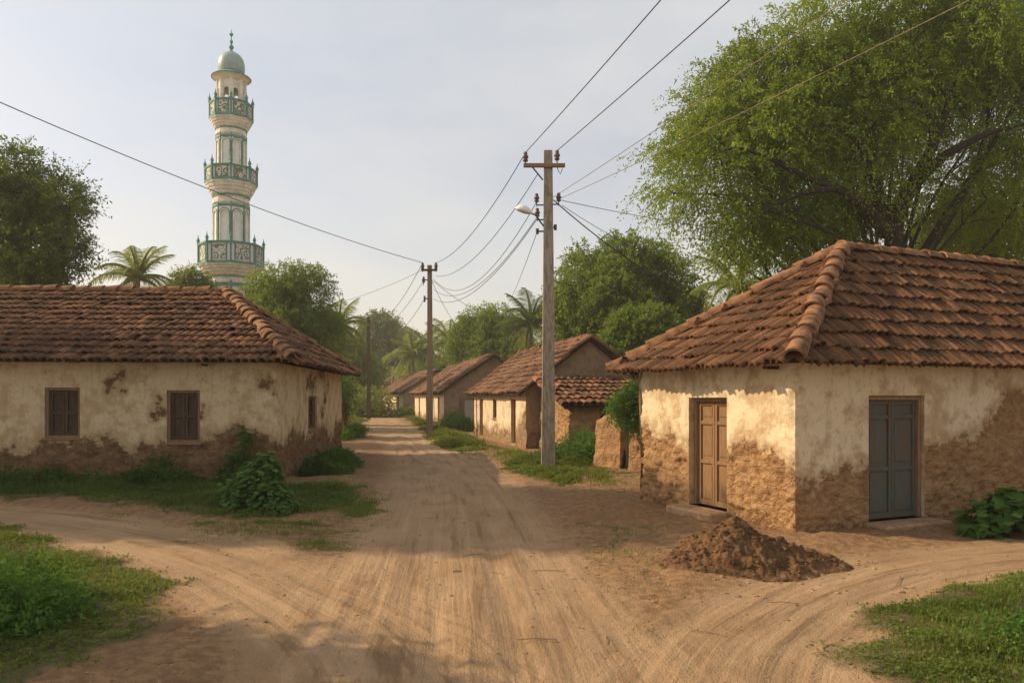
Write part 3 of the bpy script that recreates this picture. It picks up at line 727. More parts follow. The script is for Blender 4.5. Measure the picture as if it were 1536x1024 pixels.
# broken boundary walls
def ruin(name, label, A, B, hts, th, mat, seed, cat='wall', amp=1.):
    A, B = np.array(A, float), np.array(B, float); L = np.linalg.norm(B-A); d = (B-A)/L; n = np.array((d[1], -d[0]))
    nu = max(8, int(L/.06)); nv = 26; k = len(hts)
    us = np.linspace(0, L, nu); top = np.interp(us, np.linspace(0, L, k), hts)+(fbm(us*3+seed, 0, 0, seed, 3)-.5)*.22
    mb = MB(); prof = []
    # closed cross section: front up, over, back down
    t = np.concatenate([np.linspace(0, 1, nv), np.ones(4), np.linspace(1, 0, nv)]); off = np.concatenate([np.full(nv, .5), np.linspace(.3, -.3, 4), np.full(nv, -.5)])
    Vv = []
    for i, u in enumerate(us):
        z = -.15+t*(top[i]+.15); w = off*th*(1.12-.25*t)
        P = np.stack([A[0]+d[0]*u+n[0]*w, A[1]+d[1]*u+n[1]*w, z], 1)
        l = (fbm(P[:, 0]*4+seed, P[:, 1]*4, P[:, 2]*5, seed+1, 4)-.5)*.14*amp
        P[:, :2] += (n*np.sign(off)[:, None]+d*.6*((i == nu-1)*1.-(i == 0)*1.))*l[:, None]; P[:, 2] += l*.5*(t >= 1); Vv.append(P)
    m = len(t); V = np.concatenate(Vv); i = np.arange(nu-1)[:, None]*m+np.arange(m-1)[None, :]
    mb.add(V, [np.stack([i, i+m, i+m+1, i+1], 2).reshape(-1, 4)], 1., True)
    for e in (0, nu-1):
        P = Vv[e]; c = P.mean(0); mb.add(np.vstack([c, P]), [[(0, 1+j, 2+j) for j in range(m-1)]], 1.)
    return tag(mb.build(name, mat), label, cat)
ruin('mud_wall', 'broken mud wall stub left of the vine, next to the lean-to', (2.45, 21.6), (3.05, 20.75), (1.35, 1.5, 1.25), .34, MW_R, 81)
ruin('mud_wall', 'lower mud wall stub under the hanging vine beside the near right house', (3.2, 20.4), (3.75, 19.9), (1.1, 1.3, 1.2), .36, MW_R, 83)
ruin('mud_wall', 'mud wall topped by a green bush just beyond the near left house', (-8.35, 38.2), (-8.0, 35.0), (2.0, 1.9, 1.7), .4, MW_F, 85)
ruin('mud_wall', 'rear mud wall of the same corner behind the near left house', (-14.5, 39.4), (-8.4, 38.4), (2.0, 2.0), .4, MW_F, 86)
mb = MB()
for k, (x, y, hh) in enumerate(((3.95, 18.9, 1.15), (3.78, 19.1, 1.3), (4.1, 18.75, 1.0))): mb.tube([(x, y, -.1), (x+.02, y, hh*.5), (x-.01, y+.02, hh)], [.05, .045, .04], 7)
mb.tube([(3.74, 19.07, .75), (4.14, 18.70, .70)], .025, 6)
tag(mb.build('wooden_fence', M_FRAME), 'short fence of rough wooden stakes between mud wall and near right house', 'fence')
ruin('mud_wall', 'distant pinkish mud wall left of the road past the far pole', (-16.6, 82), (-15.6, 76), (1.5, 2.2, 1.4), .4, MW_F, 88)

# ------------------------------------------------------------------ minaret
M_MCREAM = m_plain('minaret_cream', (.66, .62, .51), .8, .2, 2.5, .2)
M_MWHITE = m_plain('minaret_white', (.70, .68, .62), .75, .10, 2., .15)
M_MGREEN = m_plain('minaret_green', (.10, .235, .175), .6, .25, 3, .15)
M_MDOME = m_plain('minaret_dome', (.30, .35, .315), .42, .16, 1.2, .12)
def m_panel():
    n = NT('minaret_panel'); v = n.voro(2.3, 'F1'); w = n.voro(3.2, 'DISTANCE_TO_EDGE')
    p = n.math('SINE', n.math('MULTIPLY', v, 15.))
    c = n.mix(n.rng(p, .0, .6), (.58, .56, .48), (.17, .17, .125)); c = n.mix(n.rng(w, .05, .02), c, (.10, .14, .10))
    return n.fin(c, .8, n.bump(p, .4, .02))
M_MPANEL = m_panel()
def minaret():
    D = 55.; s = D/F; X = gx(347, D); c = (X, D, 0.)
    zz = lambda y: gz(y, D)
    t = thing('minaret', 'tall green and cream minaret with three balconies and a dome', 'minaret', (X, D, 0.))
    rot = math.pi/8+math.atan2(-X, -D)*0 - .06
    k8 = 1/math.cos(math.pi/8)
    def shaft(y0, y1, rp, name='shaft'):
        r = rp*s*1.04; mb = MB()
        mb.lathe([(r*1.02, zz(y0)), (r, zz(y1))], c, 8, rot)
        sh = mb.build(name, M_MWHITE, t)
        gb = MB(); cb = MB(); h0, h1 = zz(y0), zz(y1); hh = h1-h0
        for k in range(8):
            a = rot+k*math.pi/4; p = np.array((X+r*1.01*math.cos(a), D+r*1.01*math.sin(a), 0))
            gb.tube([p+(0, 0, h0), p+(0, 0, h1)], .045*rp/24, 6)
            # arched niche on each face
            am = a+math.pi/8; ra = r*math.cos(math.pi/8)*1.005; n = np.array((math.cos(am), math.sin(am), 0)); tx = np.array((-n[1], n[0], 0)); fw = r*math.sin(math.pi/8)*2
            w2 = fw*.33; zb_ = h0+hh*.04; zs_ = h1-hh*.12-w2*1.1
            arc = [(-w2, zb_)]+[(-w2*math.cos(q), zs_+w2*1.1*math.sin(q)) for q in np.linspace(0, math.pi, 11)]+[(w2, zb_)]
            o = np.array((X, D, 0))+n*(ra+.03)
            pts = [o+tx*u+np.array((0, 0, z)) for u, z in arc]
            cb.tube(pts, .06, 5, cap=False)
            arc2 = [(-w2*1.32, zb_)]+[(-w2*1.32*math.cos(q), zs_+w2*1.42*math.sin(q)) for q in np.linspace(0, math.pi, 11)]+[(w2*1.32, zb_)]
            gb.tube([o+tx*u+np.array((0, 0, z))-n*.015 for u, z in arc2], .035, 5, cap=False)
        gb.lathe([(r*1.03, h1-.30), (r*1.05, h1-.28), (r*1.05, h1-.14), (r*1.03, h1-.12)], c, 8, rot)
        gb.build('trim', M_MGREEN, sh); cb.build('arch_moulding', M_MCREAM, sh)
    def cornice(y0, y1, r0, r1):
        mb = MB(); n = 4; ym = y0+(y1-y0)*.36; rs_ = r0*s*1.06
        pr = [(r0*s, zz(y0)), (rs_, zz(y0)+.05), (rs_, zz(y0)+.3), (r0*s*1.02, zz(y0)+.34), (r0*s*1.02, zz(ym)-.1), (rs_, zz(ym)-.06), (rs_, zz(ym))]
        y0 = ym
        for k in range(n):
            ra = (r0+(r1-r0)*(k/n)**.8)*s*1.04; rb = (r0+(r1-r0)*((k+1)/n)**.8)*s*1.04; za = zz(y0)+(zz(y1)-zz(y0))*k/n; zb_ = zz(y0)+(zz(y1)-zz(y0))*(k+1)/n
            pr += [(ra, za), (ra*1.005, za+(zb_-za)*.3), (ra*.4+rb*.6, za+(zb_-za)*.55), (rb, zb_)]
        mb.lathe(pr, c, 16, rot); co_ = mb.build('cornice', M_MCREAM, t)
        gb = MB(); gb.lathe([(rs_*.99, zz(ym)-.02), (rs_*1.04, zz(ym)), (rs_*1.04, zz(ym)+.12), (rs_*.99, zz(ym)+.14)], c, 16, rot); gb.build('band', M_MGREEN, co_)
    def balcony(y0, y1, rp):
        r = rp*s*1.03; mb = MB()
        mb.lathe([(r*.5, zz(y0)), (r, zz(y0)), (r, zz(y0)+.12), (r*.97, zz(y0)+.12), (r*.97, zz(y1)-.02), (r*.90, zz(y1)-.02), (r*.90, zz(y0)+.2), (r*.3, zz(y0)+.2)], c, 8, rot)
        b = mb.build('balcony', M_MWHITE, t)
        gb = MB(); hh = zz(y1)-zz(y0)
        gb.lathe([(r*.98, zz(y1)-.13), (r*1.025, zz(y1)-.13), (r*1.025, zz(y1)), (r*.88, zz(y1)), (r*.88, zz(y1)-.1)], c, 8, rot)
        gb.lathe([(r*.98, zz(y0)+.10), (r*1.02, zz(y0)+.10), (r*1.02, zz(y0)+.26), (r*.97, zz(y0)+.26)], c, 8, rot)
        for k in range(8):
            a = rot+k*math.pi/4; p = np.array((X+r*.99*math.cos(a), D+r*.99*math.sin(a), 0)); gb.tube([p+(0, 0, zz(y0)+.1), p+(0, 0, zz(y1)+.02)], .065, 6)
            am = a+math.pi/8; n = np.array((math.cos(am), math.sin(am), 0)); tx = np.array((-n[1], n[0], 0)); fw = r*math.sin(math.pi/8)*2; o = np.array((X, D, 0))+n*(r*.97*math.cos(math.pi/8))
            pb = MB(); pw = fw*.56; ph = hh*.62; zc = zz(y0)+.26+(hh-.39)/2
            pb.box(o+n*.02+np.array((0, 0, zc)), (pw, .05, ph), [tx, n, np.array((0, 0, 1.))], 0, .01); pb.build('panel', M_MPANEL, b)
            for u in (-pw/2-.06, pw/2+.06): gb.box(o+n*.02+tx*u+np.array((0, 0, zc)), (.06, .07, hh-.42), [tx, n, np.array((0, 0, 1.))])
            gb.lathe([(.12, 0), (.07, .06), (.13, .2), (.10, .3), (.04, .42), (.015, .62), (0.001, .66)], (p[0], p[1], zz(y1)), 8, 0, 0, True)
        gb.build('railing', M_MGREEN, b)
    mb = MB(); r = 28.5*s; mb.lathe([(r*1.35, -.2), (r*1.35, 3.), (r*1.06, 3.2), (r*1.04, zz(428))], c, 8, rot); base = mb.build('base', M_MWHITE, t)
    gb = MB()
    for k in range(8):
        a = rot+k*math.pi/4; p = np.array((X+r*1.05*math.cos(a), D+r*1.05*math.sin(a), 0)); gb.tube([p+(0, 0, 3.2), p+(0, 0, zz(424))], .09, 6)
    gb.lathe([(r*1.06, zz(428)-.2), (r*1.09, zz(428)-.2), (r*1.09, zz(428)), (r*1.0, zz(428))], c, 8, rot); gb.build('trim', M_MGREEN, base)
    cornice(428, 402, 29.5, 44.5); balcony(403, 369, 45.2)
    shaft(402, 308, 24.4); cornice(309, 279, 24.6, 35.2); balcony(280, 255, 36)
    shaft(279, 205, 20.6); cornice(206, 183, 20.8, 29.3); balcony(184, 157, 29.8)
    # open lantern
    r = 18.3*s; mb = MB(); z0, z1 = zz(183), zz(124)
    for k in range(8):
        a = rot+k*math.pi/4; p = np.array((X+r*math.cos(a), D+r*math.sin(a), 0)); mb.tube([p+(0, 0, z0), p+(0, 0, z1)], [.19, .17], 8)
    # spandrels above the openings
    for k in range(8):
        am = rot+(k+.5)*math.pi/4; n = np.array((math.cos(am), math.sin(am), 0)); tx = np.array((-n[1], n[0], 0)); o = np.array((X, D, 0))+n*(r*math.cos(math.pi/8)); fw = r*math.sin(math.pi/8)*2
        zs_ = z1-(z1-z0)*.32; w2 = fw*.32
        for q in range(8):
            q0, q1 = math.pi*q/8, math.pi*(q+1)/8
            pts = [(-w2*math.cos(q0), zs_+w2*1.3*math.sin(q0)), (-w2*math.cos(q1), zs_+w2*1.3*math.sin(q1)), (-w2*math.cos(q1), z1), (-w2*math.cos(q0), z1)]
            for e in (.06, -.06): mb.quad(*[o+tx*u+np.array((0, 0, z))+n*e for u, z in pts])
            mb.quad(*[o+tx*u+np.array((0, 0, z))+n*e for (u, z), e in ((pts[0], .06), (pts[1], .06), (pts[1], -.06), (pts[0], -.06))])
        for sg in (-1, 1): mb.box(o+tx*sg*(w2+.09)+np.array((0, 0, (z0+z1)/2)), (.18, .14, z1-z0), [tx, n, np.array((0, 0, 1.))])
    mb.build('lantern', M_MCREAM, t)
    mb = MB(); mb.lathe([(r*.2, z0), (r*.85, z0), (r*.85, z0+.8), (r*.2, z0+.8)], c, 8, rot); mb.build('lantern_parapet', M_MCREAM, t)
    mb = MB(); mb.lathe([(r*.9, zz(127)), (21*s, zz(124)), (24*s, zz(121)), (28.5*s, zz(118.5))], c, 16, rot); mb.build('eave', M_MCREAM, t)
    mb = MB(); mb.lathe([(28.5*s, zz(119)), (29*s, zz(118)), (23*s, zz(114)), (19*s, zz(112)), (19*s, zz(110))], c, 24, rot); mb.build('eave_roof', M_MGREEN, t)
    mb = MB(); pr = [(18.5*s, zz(112)), (19.3*s, zz(107)), (19.6*s, zz(101)), (18.8*s, zz(94)), (16.5*s, zz(88)), (12.5*s, zz(83)), (8*s, zz(80.3)), (3.5*s, zz(79)), (1.5*s, zz(78))]
    mb.lathe(pr, c, 28, 0, 0, True); dm = mb.build('dome', M_MDOME, t)
    mb = MB(); mb.lathe([(5*s, zz(80)), (5.4*s, zz(78.5)), (2.2*s, zz(77)), (1.6*s, zz(75)), (3.4*s, zz(72.5)), (3.6*s, zz(70.5)), (1.6*s, zz(68)), (1.2*s, zz(66)), (2.3*s, zz(64)), (2.3*s, zz(62)), (.8*s, zz(60)), (.6*s, zz(47)), (.1*s, zz(44))], c, 12, 0, 0, True)
    a = np.linspace(R(-240), R(60), 14); mb.tube([(X+1.9*s*math.cos(q), D, zz(52)+1.9*s*math.sin(q)) for q in a], [.02]+[.05]*12+[.02], 6)
    mb.build('finial', M_MGREEN, dm)
minaret()

# ------------------------------------------------------------------ foliage
def leaf_quads(mb, base, dirv, size, wid, rg, a, upbias=0.):
    """rhombic leaves: base points, directions"""
    n = len(base); side = rg.normal(size=(n, 3)); side[:, 2] *= 1-upbias
    side = nrm(side-dirv*np.sum(side*dirv, 1, keepdims=True))
    L = size[:, None]; w = (size*wid)[:, None]
    nn = np.cross(dirv, side)
    v = np.stack([base, base+dirv*L*.45+side*w*.5+nn*L*.05, base+dirv*L, base+dirv*L*.45-side*w*.5+nn*L*.05], 1)
    f = np.arange(n)[:, None]*4+np.arange(4)[None]
    mb.add(v.reshape(-1, 3), [f], np.repeat(a, 4))
def strands(lobes, ns, K, slen, ll, wid, droop, rg, shell=.5, spread=.9, clump=.9, gap=.0, up=.1):
    """sprays of leaves spread through the crown's lobes"""
    C = np.array([l[0] for l in lobes]); Rr = np.array([l[1] if np.ndim(l[1]) else (l[1],)*3 for l in lobes], float)
    wts = np.array([l[2] if len(l) > 2 else 1. for l in lobes])*(Rr.prod(1))**(2/3); k = rg.choice(len(lobes), ns, p=wts/wts.sum())
    u = nrm(rg.normal(size=(ns, 3))); rad = shell+(1-shell)*rg.random(ns)**.7; rad = np.where(rg.random(ns) < .18, rg.random(ns)*shell, rad)
    o = C[k]+u*Rr[k]*rad[:, None]*(.82+.36*fbm(u[:, 0]*2.2+k*5.1, u[:, 1]*2.2, u[:, 2]*2.2, 77, 3))[:, None]
    cs = 1.5/np.cbrt(Rr.prod(1)).mean()**.6
    kp = rg.random(ns) < .10+.90*ss(gap-.07, gap+.09, fbm(o[:, 0]*cs, o[:, 1]*cs, o[:, 2]*cs*1.25, 91, 3)) if gap > 0 else np.ones(ns, bool)
    o, u, k = o[kp], u[kp], k[kp]; ns = len(o)
    d0 = nrm(u*np.array((1, 1, .8))+rg.normal(size=(ns, 3))*.55+np.array((0, 0, up)))
    Ls = slen*(.6+.8*rg.random(ns)); tt = np.linspace(.06, 1, K)
    P = o[:, None]+d0[:, None]*Ls[:, None, None]*tt[None, :, None]; P[..., 2] -= droop*Ls[:, None]*tt[None]**2
    T = d0[:, None]*np.ones((1, K, 1)); T = T.copy(); T[..., 2] -= 2*droop*tt[None]; T = nrm(T)
    dv = nrm(T*.6+rg.normal(size=T.shape)*spread)
    dv[..., 2] -= droop*.35; dv = nrm(dv)
    a = np.clip(.45+(fbm(o[:, 0]*.55, o[:, 1]*.55, o[:, 2]*.55, 21, 3)-.5)*1.5*clump+rg.normal(0, .09, ns), 0, 1)
    A = np.clip(a[:, None]+rg.normal(0, .08, (ns, K)), 0, 1)
    P = P+rg.normal(size=P.shape)*ll*.35
    mb = MB(); leaf_quads(mb, P.reshape(-1, 3), dv.reshape(-1, 3), (ll*(.6+.8*rg.random(ns*K))), wid, rg, A.ravel())
    return mb, o, k
def limb(mb, P, Q, r0, r1, rg, bend=.12, n=7):
    P, Q = np.asarray(P, float), np.asarray(Q, float); L = np.linalg.norm(Q-P); t = np.linspace(0, 1, n)
    off = rg.normal(size=3)*L*bend; pts = P+(Q-P)*t[:, None]+off*np.sin(t*math.pi)[:, None]+np.array((0, 0, 1.))*(L*.10*np.sin(t*math.pi))[:, None]
    mb.tube(pts, r0+(r1-r0)*t**.8, 7, cap=False); return pts
def tree(name, label, cat, base, lobes, ns, K, slen, ll, wid, droop, mat, tr, fork, seed, group=None, extra=None, twigs=7, lr=1., **kw):
    rg = np.random.default_rng(seed); X, D = base
    t = thing(name, label, cat, (X, D, 0.), group)
    kw.setdefault('gap', .47); mb, o, k = strands(lobes, int(ns*1.7), K, slen, ll, wid, droop, rg, **kw)
    mb.build('crown', mat, t)
    tb = MB(); fk = np.array((X+rg.normal()*.1, D, fork))
    tb.tube([(X, D, -.2), (X, D, .1), (X+.02, D, fork*.5), fk], [tr*1.5, tr*1.15, tr*.95, tr*.85], 10, cap=False)
    for i, l in enumerate(lobes):
        c = np.array(l[0]); rr = np.mean(l[1])
        pts = limb(tb, fk, c, tr*.5*min(1, rr/2+.3)*lr, tr*.16*lr, rg)
        sel = np.where(k == i)[0]
        for j in sel[:twigs]: limb(tb, c if j % 2 else pts[4], o[j], tr*.14*lr, tr*.03*lr, rg, .1, 5)
    if extra:
        for e, (r0, r1) in extra:
            e = np.asarray(e, float); q = np.linspace(0, len(e)-1, len(e)*4); ee = np.stack([np.interp(q, np.arange(len(e)), e[:, m]) for m in range(3)], 1)
            ee[1:-1] = (ee[:-2]+2*ee[1:-1]+ee[2:])/4
            tb.tube(ee, np.linspace(r0, r1, len(ee)), 8, cap=False)
    tb.build('trunk', M_BARK, t)
    return t
def lob(px, py, D, r, w=1., flat=1.):
    rr = r/F*D; return (at(px, py, D), (rr, rr, rr*flat), w)

# big feathery tree behind the right house
bigl = [lob(1020, 235, 25, 55, 1, .8), lob(1075, 190, 26, 70), lob(1150, 140, 27, 80), lob(1060, 290, 24.5, 58, .7, .9), lob(1130, 260, 25, 75, .8), lob(1210, 90, 26, 80), lob(1290, 60, 27, 90), lob(1380, 40, 27, 90),
        lob(1480, 60, 26, 95), lob(1580, 90, 27, 110), lob(1200, 190, 25.5, 70, .8), lob(1290, 150, 25.5, 80), lob(1390, 130, 26, 75, .7), lob(1230, 310, 26, 70, .7), lob(1120, 345, 24.5, 45, 1.2, 1.1), lob(1180, 350, 25, 50, 1.1, 1.1), lob(1240, 350, 27, 55, 1.), lob(1010, 290, 25, 38, 1.1), lob(1160, 205, 25.5, 75, 1.), lob(1090, 130, 27, 45, .8), lob(1140, 80, 27, 40, .7), lob(1090, 385, 24.5, 25, 1.),
        lob(1300, 240, 25, 75, .8), lob(1340, 210, 30, 110, .6), lob(1470, 200, 27, 80, .5), lob(1560, 230, 25, 90, .7), lob(1480, 300, 26, 60, .45), lob(1420, 330, 30, 60, .5), lob(1640, 200, 28, 110, .8), lob(1250, 230, 31, 110, .5), lob(1420, 60, 31, 120, .6), lob(1520, 340, 30, 60, .8)]
tb_ = at(1335, 596, 26)
E = [([at(1338, 420, 26.0), at(1342, 330, 25.6), at(1372, 270, 25.4), at(1402, 215, 24.9), at(1425, 150, 24.6), at(1445, 85, 24.6)], (0.344, 0.040)),
     ([at(1372, 275, 25.4), at(1420, 230, 24.6), at(1480, 200, 24.1), at(1560, 180, 23.6)], (0.213, 0.032)),
     ([at(1330, 350, 25.6), at(1300, 310, 24.8), at(1255, 282, 24.1), at(1205, 265, 23.8), at(1165, 238, 23.6)], (0.246, 0.028)),
     ([at(1255, 282, 24.1), at(1200, 290, 23.6), at(1150, 315, 23.4), at(1110, 350, 23.4)], (0.115, 0.012)),
     ([at(1325, 340, 25.6), at(1315, 280, 25.1), at(1290, 215, 24.6), at(1255, 190, 24.1)], (0.246, 0.032)),
     ([at(1290, 215, 24.6), at(1320, 180, 24.6), at(1330, 120, 24.6)], (0.131, 0.020)),
     ([at(1205, 265, 23.8), at(1150, 235, 23.6), at(1105, 220, 23.6), at(1060, 235, 23.6)], (0.082, 0.012)),
     ([at(1425, 150, 24.6), at(1400, 110, 24.6), at(1370, 70, 24.6)], (0.115, 0.016)),
     ([at(1402, 215, 24.9), at(1390, 160, 24.6), at(1340, 145, 24.1)], (0.131, 0.016))]
tree('spreading_tree', 'huge feathery bright green tree spreading over the near right house', 'tree', (tb_[0], 26.), bigl, 17000, 26, 1.05, .115, .38, .62, ML_BIG, .5, 4.5, 101, extra=E, twigs=4, shell=.3, spread=.65, lr=.35, gap=.49)
# dark growth behind right house
tree('leafy_tree', 'dark tree under the big tree behind the right end of the tiled roof', 'tree', (gx(1450, 34), 34.), [lob(1400, 340, 34, 45), lob(1460, 335, 34, 50), lob(1520, 325, 34, 55), lob(1590, 330, 34, 60), lob(1450, 390, 33, 60)], 1500, 18, .8, .2, .4, .3, ML_DARK, .3, 2.5, 102, twigs=3)
# left tree
tree('leafy_tree', 'dark loose crowned tree rising behind the left end of the left house', 'tree', (gx(-10, 33), 33.), [lob(20, 265, 33, 50), lob(75, 290, 33, 45), lob(105, 300, 32, 30, .8), lob(-50, 300, 33, 75), lob(40, 340, 33, 60), lob(95, 370, 32, 38, .7), lob(115, 385, 32, 20, .4), lob(10, 400, 31, 60), lob(70, 415, 31, 35, .9), lob(-80, 380, 33, 80)],
     5200, 20, .75, .15, .35, .3, ML_DARK, .3, 3.2, 103, shell=.35)
# round tree behind the row
tree('leafy_tree', 'large round dense tree behind the row, right of the near pole', 'tree', (gx(940, 44), 44.), [lob(900, 420, 44, 55), lob(950, 405, 44, 52), lob(870, 455, 43, 45), lob(995, 435, 44, 48), lob(1030, 470, 44, 34), lob(860, 500, 43, 40), lob(920, 470, 42, 55), lob(985, 490, 43, 45), lob(940, 520, 43, 50), lob(1040, 495, 45, 25, .6)],
     6000, 20, .85, .19, .42, .35, ML_MID, .35, 3.0, 104, shell=.45)
tree('leafy_tree', 'light green bushy tree low in front of the large round tree', 'tree', (gx(965, 37), 37.), [lob(950, 500, 37, 32), lob(985, 495, 37, 28), lob(965, 530, 37, 40), lob(930, 540, 37, 30), lob(1010, 540, 37, 35)], 6963, 18, .6, .17, .45, .25, ML_MID, .18, 2.0, 105, shell=.45, gap=.52)
tree('leafy_tree', 'leafy tree just right of the minaret behind the left roof', 'tree', (gx(432, 46), 46.), [lob(420, 440, 46, 40), lob(450, 430, 46, 35), lob(400, 470, 46, 45), lob(455, 470, 46, 42), lob(478, 425, 46, 20, .7), lob(430, 510, 45, 55), lob(480, 500, 46, 35)], 5440, 20, .9, 0.148, .38, .4, ML_MID, .25, 3., 106, shell=.35)
tree('leafy_tree', 'small tree top just left of the minaret behind the left roof', 'tree', (gx(285, 50), 50.), [lob(285, 425, 50, 22), lob(275, 450, 50, 25), lob(300, 445, 50, 22)], 1120, 16, .7, 0.156, .4, .3, ML_YEL, .2, 4., 107)
tree('leafy_tree', 'dark round tree behind the far pole at the bend of the road', 'tree', (gx(582, 128), 128.), [lob(570, 500, 128, 28), lob(595, 510, 128, 25), lob(560, 540, 128, 28), lob(600, 545, 127, 28), lob(580, 560, 126, 32)], 3600, 18, 1.8, .38, .45, .3, ML_DARK, .3, 3., 108)
tree('leafy_tree', 'hazy mid green tree in front of the far pole palms, right above the left eave', 'tree', (gx(520, 82), 82.), [lob(500, 520, 82, 28), lob(530, 540, 82, 26), lob(548, 565, 81, 20), lob(515, 560, 81, 30), lob(490, 545, 82, 30)], 2600, 18, 1.2, .26, .42, .35, ML_YEL, .22, 2.2, 109)
tree('leafy_tree', 'soft green round tree in the gap above the second gable roof', 'tree', (gx(735, 66), 66.), [lob(720, 490, 66, 28), lob(750, 485, 66, 26), lob(700, 515, 66, 24), lob(735, 525, 65, 35), lob(765, 520, 65, 25)], 4160, 18, 1., 0.187, .42, .35, ML_MID, .28, 2.6, 110)
# filling trees beyond the row, each its own
fl = [(650, 560, 112, 30, 'low hazy tree directly behind the middle pole'), (615, 575, 118, 24, 'hazy tree above the roof of the third row house'), (690, 548, 104, 26, 'dark green tree between middle pole and second gable'), (545, 585, 112, 22, 'pale far tree seen left of the far pole'), (790, 540, 62, 26, 'dark bushy tree just left of the near pole')]
for k, (px, py, D, r, lb) in enumerate(fl):
    tree('leafy_tree', lb, 'tree', (gx(px, D), D), [lob(px, py, D, r), lob(px-r*.8, py+r*.5, D, r*.8), lob(px+r*.8, py+r*.5, D, r*.8), lob(px, py+r, D, r*1.1)], 1300, 16, D*.013, D*.0036, .45, .3, (ML_MID, ML_YEL, ML_DARK)[k % 3], .25, 2., 120+k, twigs=2, group='trees beyond the row of houses')
# trees out of frame on the left whose shade falls on the verge and the foreground
tree('leafy_tree', 'tall tree standing left of the photographed view, shading the verge', 'tree', (-18.6, 16.4), [((-18.6, 16.2, 10.6), 2.7), ((-17.0, 15.2, 11.0), 1.9), ((-20, 15.4, 12.0), 2.2), ((-20.5, 17.2, 10.4), 2.5), ((-18.0, 17.4, 11.6), 1.8), ((-20.5, 16.0, 9.0), 2.3), ((-16.8, 16.4, 9.4), 1.8)], 6500, 18, .9, .22, .45, .35, ML_DARK, .4, 5., 141, twigs=3)
tree('leafy_tree', 'smaller tree left of the camera whose shade crosses the foreground', 'tree', (-11.4, 6.2), [((-11.4, 6.0, 5.8), 1.4), ((-10.6, 5.5, 5.4), 1.0), ((-12.0, 6.7, 6.4), 1.1)], 520, 16, .7, .2, .45, .35, ML_DARK, .22, 3., 142, twigs=3)

# palms
def frond_mesh(seed, L, droop):
    rg = np.random.default_rng(seed); n = 46; t = np.linspace(.10, 1, n)
    rx = lambda q: np.stack([L*q*(1-.18*droop*q*q), 0*q, L*(.28*q-droop*.62*q**2.2)], -1)
    mb = MB(); mb.tube(rx(np.linspace(0, 1, 12)), np.linspace(.05, .008, 12), 5, .8)
    P = rx(t); T = nrm(np.gradient(P, axis=0))
    for sg in (-1, 1):
        ll = L*.30*(np.sin(np.clip(t*1.08, 0, 1)*math.pi*.93+.18))**.6*(.85+.3*rg.random(n)); ll = np.nan_to_num(ll, nan=.08)+.05
        d = nrm(T*.55+np.array((0, sg*1., 0))+np.array((0, 0, -.28))*(.5+rg.random((n, 1)))+rg.normal(size=(n, 3))*.07)
        d2_ = nrm(d+np.array((0, 0, -.75))*(.6+.6*rg.random((n, 1))))
        wv_ = nrm(np.cross(d, np.array((0, 0, 1.)))); w = (.022*L*.55)*np.ones((n, 1))
        p0 = P; p1 = P+d*ll[:, None]*.55; p2 = p1+d2_*ll[:, None]*.45
        v = np.stack([p0-wv_*w*.35, p0+wv_*w*.35, p1+wv_*w*.5, p1-wv_*w*.5, p2], 1)
        i = np.arange(n)[:, None]*5
        mb.add(v.reshape(-1, 3), [i+np.array([[0, 1, 2, 3]]), i+np.array([[3, 2, 4]])], np.repeat(np.clip(.5+rg.normal(0, .17, n), 0, 1), 5))
    return mb
FR = []
for k, dr in enumerate((.55, .9, 1.35)):
    o = frond_mesh(200+k, 1., dr).build('frond', ML_PALM, None, (0, 0, 0)); FR.append(o.data); bpy.data.objects.remove(o)
def palm(label, px, py, D, L, seed, nf=17, lean=.0):
    rg = np.random.default_rng(seed); p = at(px, py, D); bx = p[0]+lean
    t = thing('palm_tree', label, 'palm', (bx, D, 0.), 'palm trees beyond the houses')
    mb = MB(); q = np.linspace(0, 1, 12); mb.tube(np.stack([bx-lean*q**2, D+0*q, -.2+(p[2]+.2)*q], 1), np.linspace(.2, .13, 12)*(1+.05*np.cos(np.arange(12)*3)), 8); mb.build('trunk', M_PALMBARK, t)
    for k in range(nf):
        az = k*2.39996+rg.normal(0, .2); el = (1.12-1.55*(k/nf)**.85)+rg.normal(0, .1)
        f = bpy.data.objects.new('frond', FR[0 if el > .6 else (1 if el > .05 else 2)]); COL.objects.link(f); f.parent = t
        f.location = (-lean, 0, p[2]); s = L*(.85+.3*rg.random()); f.scale = (s, s, s); f.rotation_euler = (0, -el, az)
palm('coconut palm standing alone above the left roof ridge, left of the minaret', 207, 417, 46, 2.9, 301, 18)
palm('coconut palm peeking up right of the leafy tree by the minaret', 508, 492, 60, 2.7, 302, 18)
palm('small palm whose fronds show between big tree and round tree, above the right roof', 1108, 432, 36, 2.6, 303, 15)
palm('coconut palm right of the middle pole, above the second row roof', 674, 514, 80, 3.6, 304, 18)
palm('low drooping palm left of the middle pole above the third roof', 620, 533, 92, 4.2, 305, 18)
palm('yellow green palm with hanging fronds just left of the near pole top roofs', 797, 488, 52, 3.0, 306, 20)
palm('palm behind the middle pole with fronds to both sides', 643, 524, 94, 4.1, 307, 16)

